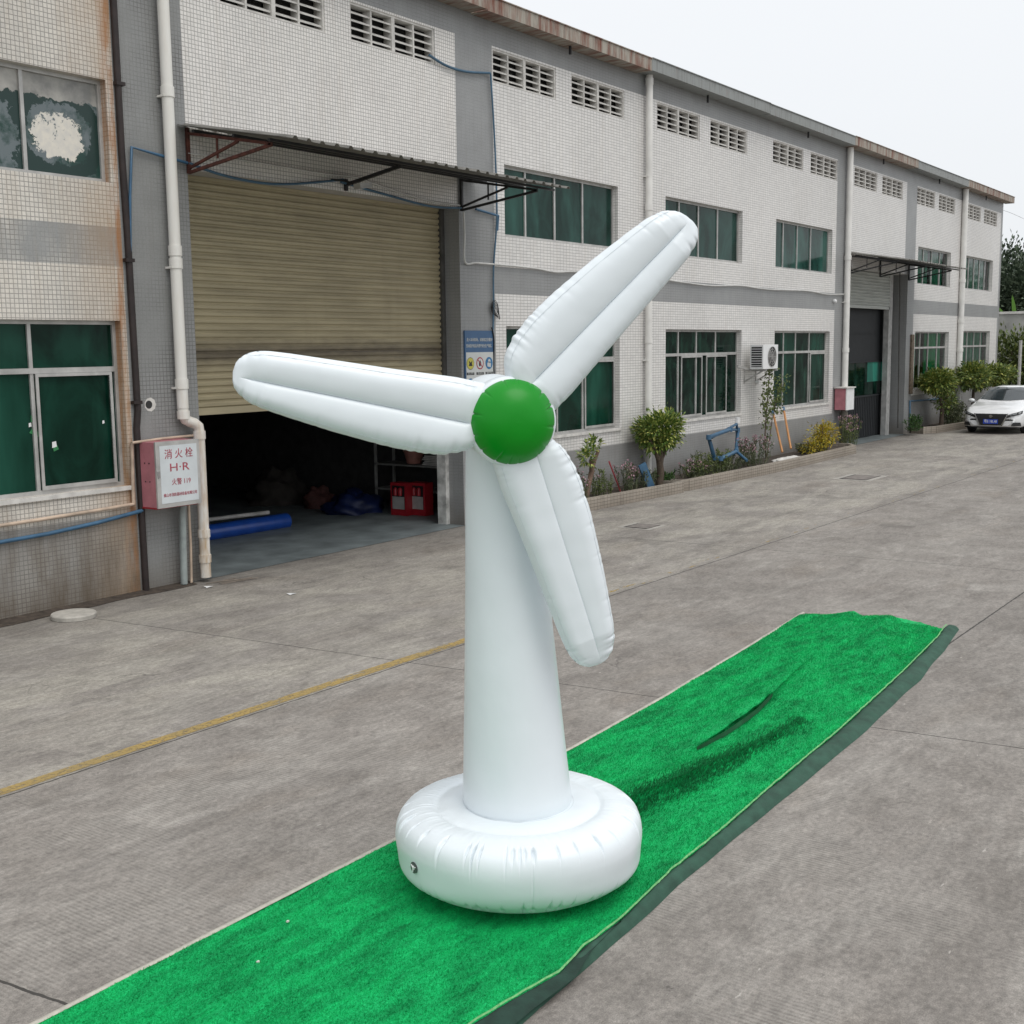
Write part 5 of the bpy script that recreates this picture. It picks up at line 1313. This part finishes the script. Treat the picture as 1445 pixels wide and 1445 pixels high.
# blades
CW = [(.10, .13), (.16, .152), (.3, .156), (.6, .142), (.9, .133), (1.1, .127), (1.2, .121), (1.25, .112), (1.295, .094), (1.325, .067), (1.34, .042), (1.347, 0)]
CC = [(.10, .10), (.14, .15), (.18, .19), (.22, .214), (.3, .240), (.42, .250), (.6, .240), (.85, .212), (1.05, .182), (1.18, .160), (1.25, .142), (1.305, .110), (1.33, .078), (1.341, .05), (1.347, 0)]
def sm(tab, x):   # monotone-ish smooth interpolation by averaging
    return (interp(tab, x-.012)+interp(tab, x)+interp(tab, x+.012))/3 if x < 1.325 else interp(tab, x)
def blade(ang, seed, shift, kcc, kcw, label, gk=.8):
    A = math.radians(ang); du = e1*math.cos(A)+e2*math.sin(A); dv = e1*-math.sin(A)+e2*math.cos(A)
    rb = random.Random(seed); pcc = []; s_ = .14
    while s_ < 1.34: pcc.append((s_, rb.uniform(.25, 1)*(1.0 if (s_ < .5 or s_ > 1.2) else .3), rb.uniform(.007, .016), rb.uniform(.5, 1.3))); s_ += rb.uniform(.02, .055)*(1 if (s_ < .5 or s_ > 1.15) else 2.2)
    pcw = []; s_ = .14
    while s_ < 1.34: pcw.append((s_, rb.uniform(.2, .8)*(1.0 if (s_ < .25 or s_ > 1.15) else .25), rb.uniform(.007, .014), rb.uniform(.5, 1.2))); s_ += rb.uniform(.025, .06)*(1 if (s_ < .25 or s_ > 1.1) else 2.5)
    NS, NV = 230, 34
    q = MB(); vs = []; fs = []
    for i in range(NS+1):
        u = i/NS; s_ = .10+(1.347-.10)*math.sin(u*PI/2)**.9 if False else .10+1.247*(1-(1-u)**1.35)
        a_ = sm(CC, s_)*kcc+shift*(1 if s_ < 1.25 else max(0, (1.347-s_)/.1)); b_ = sm(CW, s_)*kcw-shift*(1 if s_ < 1.25 else max(0, (1.347-s_)/.1)); a_ = max(a_, 0.0005); b_ = max(b_, .0005)
        m0 = .052-.03*(s_-.2)/1.1; m0 = max(-b_*.5, min(a_*.5, m0))
        gd = min(1, max(0, (s_-.17)/.06))*min(1, max(0, (1.315-s_)/.06))*gk   # groove depth factor
        tip = min(1, math.sqrt(max(0, (1.347-s_)/.16)))
        root = min(1, .75+(s_-.1)*2)
        Tt = (.088-.02*(s_-.2))*tip**.9*root
        ring = []
        for side in (1, -1):
            pts = []
            for lobe in (0, 1):           # ccw outer->seam, seam->cw outer
                for k in range(NV):
                    w = (1-math.cos(PI*k/NV))/2
                    t_ = w if lobe == 0 else 1-w
                    outer = a_ if lobe == 0 else -b_
                    v = outer+(m0-outer)*t_
                    if t_ < .5: h = Tt*(max(0, 1-(1-2*t_)**2.2))**.5
                    else: h = Tt*(1-gd*(.52-.52*math.sqrt(max(0, 1-(2*t_-1)**2))))
                    dent = 0
                    edge = min(abs(v-a_), abs(v+b_))
                    for (si, st, w_, ln) in (pcc if lobe == 0 else pcw):
                        if abs(s_-si) < .05: dent += st*math.exp(-((s_-si)/w_)**2)*math.exp(-((t_*abs(outer-m0))/(.05*ln))**2)
                    h -= .010*dent
                    vv = v-(.006*dent*(1 if lobe == 0 else -1))
                    h += .0018*mnoise.noise(Vector((s_*9, v*9, seed)))*(1 if t_ > .1 else 0)
                    pts.append((vv, max(h, 0)))
            if side == 1: ring += [(v, h) for v, h in pts]; ring.append((-b_, 0))
            else: ring += [(v, -h) for v, h in reversed(pts)][:-1]
        for v, h in ring: vs.append(Pc+du*s_+dv*v+nrm*(h*1.0-.005))
    m_ = len(ring)
    for i in range(NS):
        for j in range(m_): fs.append((i*m_+j, i*m_+(j+1) % m_, (i+1)*m_+(j+1) % m_, (i+1)*m_+j))
    q.add(vs, fs, 0, True); q.add(vs[:m_], [tuple(range(m_))[::-1]])
    bl = part(q, 'blade', M_PVC, T, label=label)
    # weld line along both edges
    q = MB()
    for tab, sg, kk in ((CC, 1, kcc), (CW, -1, kcw)):
        pts = []
        for k in range(60):
            s_ = .2+1.08*k/59; v = sg*sm(tab, s_)*kk+shift; v0 = .052-.03*(s_-.2)/1.1
            vv = v+(v0-v)*.13; t_ = .13; h = (.088-.02*(s_-.2))*min(1, math.sqrt(max(0, (1.347-s_)/.16)))*(1-(1-2*t_)**2.2)**.5
            pts.append(Pc+du*s_+dv*vv+nrm*(h-.0045))
        q.tube(pts, .0011, 4)
    part(q, 'seam', M_SEAM, bl)
blade(169, 11, -.002, .96, 1.0, 'blade pointing left')
blade(45.5, 23, .012, 1.08, .96, 'blade pointing up to the right')
blade(-71, 37, .0, .96, 1.02, 'blade pointing down in front of the tower', .28)
# valve and ring
p = aZ(584, 1222, .2); dirv = (p-Vector((C0.x, C0.y, .2))).normalized()
th = math.atan2(dirv.y, dirv.x)
# intersect the view of the valve with the base side
best = None
for k in range(360):
    th = 2*PI*k/360; c = Vector((C0.x+.668*math.cos(th), C0.y+.668*math.sin(th), ZB+.25)); v = c-Vector((0, 0, CAMH))
    vc = Vector((RX.x*v.x+RY.x*v.y+RZ.x*v.z, RX.y*v.x+RY.y*v.y+RZ.y*v.z, RX.z*v.x+RY.z*v.y+RZ.z*v.z)); px_ = 722.5+F*vc.x/-vc.z
    if math.cos(th)*C0.x+math.sin(th)*C0.y < 0 and (best is None or abs(px_-584) < best[0]): best = (abs(px_-584), th)
th = best[1]; dv_ = Vector((math.cos(th), math.sin(th), 0)); c = Vector((C0.x, C0.y, ZB+.235))+dv_*.665
q = MB(); q.tube([c, c+dv_*.006], .030, 20); vl = part(q, 'valve', simple('grey valve', (.07, .08, .08), .4), T)
q = MB(); q.tube([c+dv_*.0065, c+dv_*.009], .012, 12)
tg = Vector((-dv_.y, dv_.x, 0))
for k in range(3):
    a = k*2*PI/3+.4; q.bar(c+dv_*.009, c+dv_*.009+(tg*math.cos(a)+Vector((0, 0, 1))*math.sin(a))*.022, .005)
part(q, 'valve_core', M_WHITE, vl)
pr_ = aZ(771, 1287, .01); q = MB(); q.tube([pr_+Vector((.022*math.cos(a), .022*math.sin(a)*1.0, .02+.008*math.sin(a))) for a in [k*2*PI/20 for k in range(21)]], .0025, 6, cap=False)
part(q, 'ground_ring', M_CHROME, T)

# ------------------------------------------------------------------ white car
T = thing('parked_car', (39.5, 9.64, 0), 'white sedan with black V shaped grille parked beside the farthest planter', 'car')
def paint():
    m, t, b = nt('white car paint'); b.inputs['Base Color'].default_value = (.78, .79, .8, 1); b.inputs['Roughness'].default_value = .25; b.inputs['Coat Weight'].default_value = .8; b.inputs['Coat Roughness'].default_value = .04
    L(t, ramp(t, noi(t, pos(t), 3, 3), [(.3, (.75, .76, .77)), (.7, (.8, .81, .82))]), b.inputs['Base Color']); return m
M_CAR = paint(); M_CGL = glassmat('car glass', (.02, .03, .035), (.04, .05, .055), .03, spec=.6); M_LAMP = glassmat('headlamp glass', (.2, .21, .22), (.4, .42, .43), .05, spec=.5)
cx0, cyc, cw = 39.5, 9.64, .915
# sections along the length: (dx, halfwidth, z_bottom, z_belt, z_roof, roof halfwidth)
S = [(0.0, .62, .28, .60, .60, .4), (.06, .74, .24, .66, .67, .5), (.2, .83, .2, .72, .76, .6), (.5, .885, .18, .79, .85, .7), (.9, .91, .18, .85, .91, .72), (1.25, .915, .18, .90, .97, .73),
     (1.6, .915, .18, .93, 1.15, .68), (1.95, .915, .18, .94, 1.33, .62), (2.3, .915, .18, .95, 1.43, .58), (2.8, .915, .18, .96, 1.45, .57), (3.3, .915, .18, .97, 1.41, .57), (3.8, .91, .18, .98, 1.28, .6), (4.2, .9, .19, .99, 1.1, .66), (4.6, .86, .22, .97, 1.0, .66), (4.85, .78, .3, .9, .93, .55)]
def body_ring(s_):
    dx, hw, zb, zl, zr, rw = s_
    half = [(0, zb), (hw*.8, zb), (hw*.97, zb+.06), (hw, zb+.2), (hw*.995, zl*.72), (hw*.955, zl), ((hw*.93+rw)/2+.02, zl+(zr-zl)*.5), (rw, zl+(zr-zl)*.88), (rw*.6, zr-.005), (0, zr)]
    return [(cx0+dx, cyc+y_, z) for y_, z in half]+[(cx0+dx, cyc-y_, z) for y_, z in reversed(half[1:-1])]
q = MB(); vs = []; fs = []
rings = []
for a, b in zip(S, S[1:]):
    for k in range(3): rings.append(tuple(p+(r_-p)*k/3 for p, r_ in zip(a, b)))
rings.append(S[-1])
for s_ in rings: vs += body_ring(s_)
m_ = 18
mats_i = []
for i in range(len(rings)-1):
    for j in range(m_):
        fs.append((i*m_+j, (i+1)*m_+j, (i+1)*m_+(j+1) % m_, i*m_+(j+1) % m_))
q.add(vs, fs, 0, True)
fr = body_ring(S[0]); q.add(fr, [tuple(range(m_))]); q.add(body_ring(S[-1]), [tuple(range(m_))[::-1]])
part(q, 'body', M_CAR, T)
# glasshouse: slightly proud panels
def panel(pts, th_=.004): 
    q = MB(); q.add(pts, [tuple(range(len(pts)))]); return q
def onb(dx, y_):        # roof/bonnet height at this place
    for a, b in zip(S, S[1:]):
        if a[0] <= dx <= b[0]:
            t_ = (dx-a[0])/(b[0]-a[0]); s_ = tuple(p+(r_-p)*t_ for p, r_ in zip(a, b)); break
    dxx, hw, zb, zl, zr, rw = s_; half = [(0, zr), (rw*.6, zr-.005), (rw, zl+(zr-zl)*.88), ((hw*.93+rw)/2+.02, zl+(zr-zl)*.5), (hw*.955, zl)]
    ay = abs(y_)
    for (y0_, z0_), (y1_, z1_) in zip(half, half[1:]):
        if y0_ <= ay <= y1_: return z0_+(z1_-z0_)*(ay-y0_)/(y1_-y0_)
    return half[-1][1]
def drape(f, nu, nv, off=.008):
    q = MB(); vs = []; fs = []
    for i in range(nu+1):
        for j in range(nv+1):
            dx, y_ = f(i/nu, j/nv); vs.append((cx0+dx, cyc+y_, onb(dx, y_)+off))
    for i in range(nu):
        for j in range(nv): a = i*(nv+1)+j; fs.append((a, a+nv+1, a+nv+2, a+1))
    q.add(vs, fs, 0, True); return q
part(drape(lambda u, v: (1.3+.85*u+.12*(2*v-1)**2, (2*v-1)*(.74-.17*u)), 12, 16, .012), 'windscreen', M_CGL, T)
part(drape(lambda u, v: (3.6+.62*u, (2*v-1)*(.5+.08*u)), 8, 12, .012), 'rear_window', M_CGL, T)
for sg in (1, -1):
    q = MB(); vs = []; fs = []
    for i in range(21):
        dx = 1.62+2.25*i/20; k = min(1, (dx-1.55)/.6, (4.0-dx)/.6)
        for a, b in zip(S, S[1:]):
            if a[0] <= dx <= b[0]: t_ = (dx-a[0])/(b[0]-a[0]); s_ = tuple(p+(r_-p)*t_ for p, r_ in zip(a, b)); break
        hw, zb, zl, zr, rw = s_[1:]
        y0_, z0_ = hw*.955, zl; y1_, z1_ = (hw*.93+rw)/2+.02, zl+(zr-zl)*.5; y2_, z2_ = rw, zl+(zr-zl)*.88
        vs += [(cx0+dx, cyc+sg*(y0_+.008), z0_+.03), (cx0+dx, cyc+sg*(y1_+.01), z1_), (cx0+dx, cyc+sg*(y2_+.014-.1*0), z2_-.02)]
    for i in range(20):
        for j in (0, 1): a = 3*i+j; fs.append((a, a+3, a+4, a+1) if sg < 0 else (a, a+1, a+4, a+3))
    q.add(vs, fs, 0, True); part(q, 'side_window', M_CGL, T)
# front face
def fx(y_): return cx0-.012+.18*(max(0, abs(y_)-.6)/.23)**2      # plan curve of the nose
def fpoly(pts, off=.0, sub=6):
    q = MB(); P = []
    for i, (y_, z) in enumerate(pts):
        P.append((y_, z))
    return P
def fstrip(rows, off, mat, name, parent=T, **tg):
    q = MB(); vs = []; fs = []; n = len(rows[0])
    for r_ in rows:
        for (y_, z) in r_: vs.append((fx(y_)-off+.25*max(0, z-.56), cyc+y_, z))
    for i in range(len(rows)-1):
        for j in range(n-1): a = i*n+j; fs.append((a, a+1, a+n+1, a+n))
    q.add(vs, fs, 0, True); return part(q, name, mat, parent, **tg)
def trap(y0b, y1b, y0t, y1t, z0, z1, n=10, m__=5):
    return [[(y0b+(y0t-y0b)*i/m__+((y1b-y0b)+((y1t-y0t)-(y1b-y0b))*i/m__)*j/n, z0+(z1-z0)*i/m__) for j in range(n+1)] for i in range(m__+1)]
fstrip(trap(.34, -.34, .50, -.50, .27, .645), .03, M_BLACK, 'grille')
fstrip([[(.52, .655), (.48, .655)], [(.36, .30), (.32, .30)], [(.3, .262), (.28, .285)]], .045, M_CHROME, 'grille_trim')
fstrip([[(-.48, .655), (-.52, .655)], [(-.32, .30), (-.36, .30)], [(-.28, .285), (-.3, .262)]], .045, M_CHROME, 'grille_trim')
fstrip([[(.3, .285), (-.3, .285)], [(.28, .262), (-.28, .262)]], .045, M_CHROME, 'grille_trim')
q = MB(); q.tube([(cx0-.065, cyc, .57), (cx0-.055, cyc, .57)], .05, 20); q.box(cx0-.068, cx0-.058, cyc-.065, cyc+.065, .56, .582); part(q, 'badge', M_CHROME, T)
for sg in (1, -1):
    ht = fstrip([[(sg*.44, .50), (sg*.62, .575), (sg*.76, .61), (sg*.87, .645)], [(sg*.47, .60), (sg*.62, .66), (sg*.76, .70), (sg*.88, .745)]], .025, M_BLACK, 'headlight')
    fstrip([[(sg*.56, .60), (sg*.70, .63), (sg*.84, .665)], [(sg*.58, .635), (sg*.70, .67), (sg*.85, .71)]], .035, M_LAMP, 'lens', ht)
    fstrip(trap(sg*.6, sg*.86, sg*.66, sg*.84, .27, .38), .02, M_BLACK, 'fog_lamp_bay')
fstrip([[(.8, .20), (0, .20), (-.8, .20)], [(.84, .235), (0, .235), (-.84, .235)]], .03, M_BLACK, 'lower_lip')
q = MB(); q.box(cx0-.075, cx0-.062, cyc-.22, cyc+.22, .335, .475); pl = part(q, 'number_plate', simple('plate blue', (.02, .06, .42), .4, var=.05), T)
text('粤E·18L48', .12, (cx0-.0765, cyc, .405), M_WHITE, 'plate_lettering', pl, facing='-X', ext=.001, width=.38)
for sg in (1, -1):
    q = MB(); vs = []
    c = Vector((cx0+1.5, cyc+sg*1.0, .98)); n_, k_ = 12, 8; vs = []; fs = []
    for j in range(k_+1):
        for i in range(n_):
            ph = 2*PI*i/n_; t2 = PI*j/k_; vs.append(c+Vector((.07*math.cos(t2), .11*math.sin(t2)*math.cos(ph), .07*math.sin(t2)*math.sin(ph))))
    for j in range(k_):
        for i in range(n_): fs.append((j*n_+i, j*n_+(i+1) % n_, (j+1)*n_+(i+1) % n_, (j+1)*n_+i))
    q.add(vs, fs, 0, True); q.bar((cx0+1.5, cyc+sg*.84, .95), (cx0+1.5, cyc+sg*.95, .97), .04); part(q, 'wing_mirror', M_CAR, T)
def wheel(dx, sg):
    c = Vector((cx0+dx, cyc+sg*.8, .335)); q = MB(); n = 28; vs = []; fs = []; prf = [(.0, -.1), (.22, -.1), (.32, -.09), (.335, -.06), (.335, .06), (.32, .1), (.22, .105), (.21, .08), (0, .08)]
    for r_, w_ in prf: vs += [(c.x+r_*math.cos(2*PI*k/n), c.y+sg*w_, c.z+r_*math.sin(2*PI*k/n)) for k in range(n)]
    for j in range(len(prf)-1):
        for k in range(n): fs.append((j*n+k, j*n+(k+1) % n, (j+1)*n+(k+1) % n, (j+1)*n+k))
    q.add(vs, fs, 0, True); w = part(q, 'wheel', M_RUBBER, T)
    q = MB()
    for k in range(5):
        a = 2*PI*k/5; q.bar(c+Vector((0, sg*.095, 0)), c+Vector((.21*math.cos(a), sg*.095, .21*math.sin(a))), .05, .02)
    part(q, 'rim', M_CHROME, w)
for dx in (.95, 3.75):
    for sg in (1, -1): wheel(dx, sg)
    
# ------------------------------------------------------------------ beyond the factory
def tree(loc, h, cr, clumps, per, l, lm, label, trunk_r=.18, low=.35, name='tree'):
    o = Vector(loc); st = [([(0, 0, 0), (.05*h/5, 0, h*.3), (0, .03*h/5, h*.62)], [trunk_r, trunk_r*.8, trunk_r*.45])]
    for k in range(7):
        a = rnd.uniform(0, 2*PI); z0 = h*rnd.uniform(.28, .55); rr_ = cr*rnd.uniform(.5, .8)
        st.append(([(0, 0, z0), (rr_*.5*math.cos(a), rr_*.5*math.sin(a), z0+h*.13), (rr_*math.cos(a), rr_*math.sin(a), z0+h*.22)], [trunk_r*.45, trunk_r*.3, trunk_r*.1]))
    def lv(q, o):
        c = o+Vector((0, 0, h*(.5+low/2)))
        crown(q, c, (cr, cr, h*(1-low)/2), clumps, per, l, l*.55, 0, .6, .33)
    return plant(name, loc, label, 'tree', st, lv, 'trees beyond the factory', lm=lm)
p = aX(1434, 462, 56); tree((56, p.y, 0), p.z*.98, 2.1, 120, 50, .2, LF_OLIVE, 'yellowish green tree just beyond the far corner of the factory', .12, .12)
tree((59, 15.6, 0), 3.1, 1.3, 60, 44, .22, LF_DARK, 'dark low tree behind the yellowish one at the factory corner', .12, .1)
for (px_, X, top, cr, lb) in ((1424, 92, 340, 5.6, 'tall dark tree showing above the far factory corner'), (1456, 88, 360, 5.4, 'dark tree at the right edge beyond the white car')):
    p = aX(px_, top, X); tree((X, p.y, 0), p.z, cr, 300, 70, .34, LF_HILL, lb, .35, .2)
for (X, Y_, h, cr, lb, lm) in ((95, 14, 10.5, 5, 'dark tree far to the right behind the car', LF_DARK), (84, 6, 8, 4, 'mid green tree standing right of the car, out by the yard end', LF_GREEN), (90, -2, 9, 4.6, 'rightmost dark tree at the end of the yard', LF_DARK)):
    tree((X, Y_, 0), h, cr, 90, 50, .5, lm, lb, .3, .2)
# banana plant
p = aX(1436, 455, 66); T = thing('banana_plant', (66, p.y, 0), 'bright green banana leaves rising behind the pale wall', 'plant')
q = MB(); q.tube([(66, p.y, 0), (66, p.y, 2.6)], [.16, .1], 10); part(q, 'stem', LF_GREEN, T)
for k, (dx, dy, hh, w_) in enumerate(((.2, -.9, 7.5, .19), (-.2, .2, 5.9, .12), (.3, .8, 5.3, .12))):
    q = MB(); vs = []; fs = []; n = 14
    for i in range(n+1):
        t_ = i/n; c = Vector((66+dx*t_, p.y+dy*t_*(1+.4*t_), 2.3+(hh-2.3)*(t_-.18*t_**3))); ww = w_*math.sin(PI*min(1, .05+t_*.95))**.6
        vs += [c+Vector((.25*ww, ww, -.05)), c, c+Vector((-.25*ww, -ww, -.05))]
    for i in range(n):
        for j in (0, 1): a = 3*i+j; fs.append((a, a+1, a+4, a+3))
    q.add(vs, fs, 0, True); part(q, 'leaf', LF_BAN, T)
# pale wall and pole
WZ = aX(1430, 443, 62).z
T = thing('boundary_wall', (62, 14, 0), 'pale grey boundary wall beyond the end of the yard', 'wall')
q = MB(); q.box(62, 62.3, -20, 40, 0, WZ); part(q, 'wall', M_STONE, T); q = MB(); q.box(61.95, 62.35, -20, 40, WZ, WZ+.12); part(q, 'coping', M_CONCW, T)
p = aX(1440.5, 480, 50); T = thing('street_pole', (50, p.y, 0), 'thin grey metal pole standing in front of the trees past the car', 'pole')
q = MB(); q.tube([(50, p.y, 0), (50, p.y, p.z)], .06, 10); part(q, 'shaft', M_ALU, T); q = MB(); q.box(49.9, 50.1, p.y-.1, p.y+.1, 0, .06); part(q, 'foot', M_ALU, T)

# ------------------------------------------------------------------ light
EL, AZ = 62, 180     # soft overcast sun, behind and left of the camera
w = bpy.data.worlds.new('World'); sc.world = w; w.use_nodes = True; t = w.node_tree
bg = t.nodes['Background']; bg.inputs['Strength'].default_value = .1
sky = t.nodes.new('ShaderNodeTexSky'); sky.sky_type = 'NISHITA'; sky.sun_disc = False
sky.sun_elevation = math.radians(EL); sky.sun_rotation = math.radians(AZ); sky.dust_density = 4; sky.air_density = 1.2
tc = t.nodes.new('ShaderNodeTexCoord'); sp = sep(t, tc.outputs['Generated'])
cl = ramp(t, mth(t, 'ADD', sp[2], mth(t, 'MULTIPLY', mth(t, 'ADD', noi(t, vscale(t, tc.outputs['Generated'], (1, 1, 3)), 1.6, 4), -.5), .12)),
          [(0, (.615, .635, .66)), (.16, (.67, .688, .71)), (.36, (.705, .72, .738)), (.85, (.85, .865, .885))])
vm = t.nodes.new('ShaderNodeVectorMath'); vm.operation = 'SCALE'; L(t, cl, vm.inputs[0]); vm.inputs['Scale'].default_value = 12.2
L(t, mix(t, .93, sky.outputs[0], vm.outputs[0]), bg.inputs['Color'])
sun = bpy.data.lights.new('sun', 'SUN'); sun.energy = 1.0; sun.angle = math.radians(34); sun.color = (1, .96, .9)
so = bpy.data.objects.new('sun', sun); COL.objects.link(so)
# light travels from azimuth behind-left of the camera
sd = Vector((-.16, -.6, 0)).normalized()*math.cos(math.radians(EL)); sd.z = math.sin(math.radians(EL))
so.rotation_euler = sd.to_track_quat('Z', 'Y').to_euler(); so.location = (0, 0, 20)
# nishita: rotation 0 puts the sun toward +Y, turning clockwise
sky.sun_rotation = math.atan2(sd.x, sd.y)
sc.view_settings.view_transform = 'Standard'; sc.view_settings.look = 'None'; sc.view_settings.exposure = .2; sc.view_settings.gamma = 1
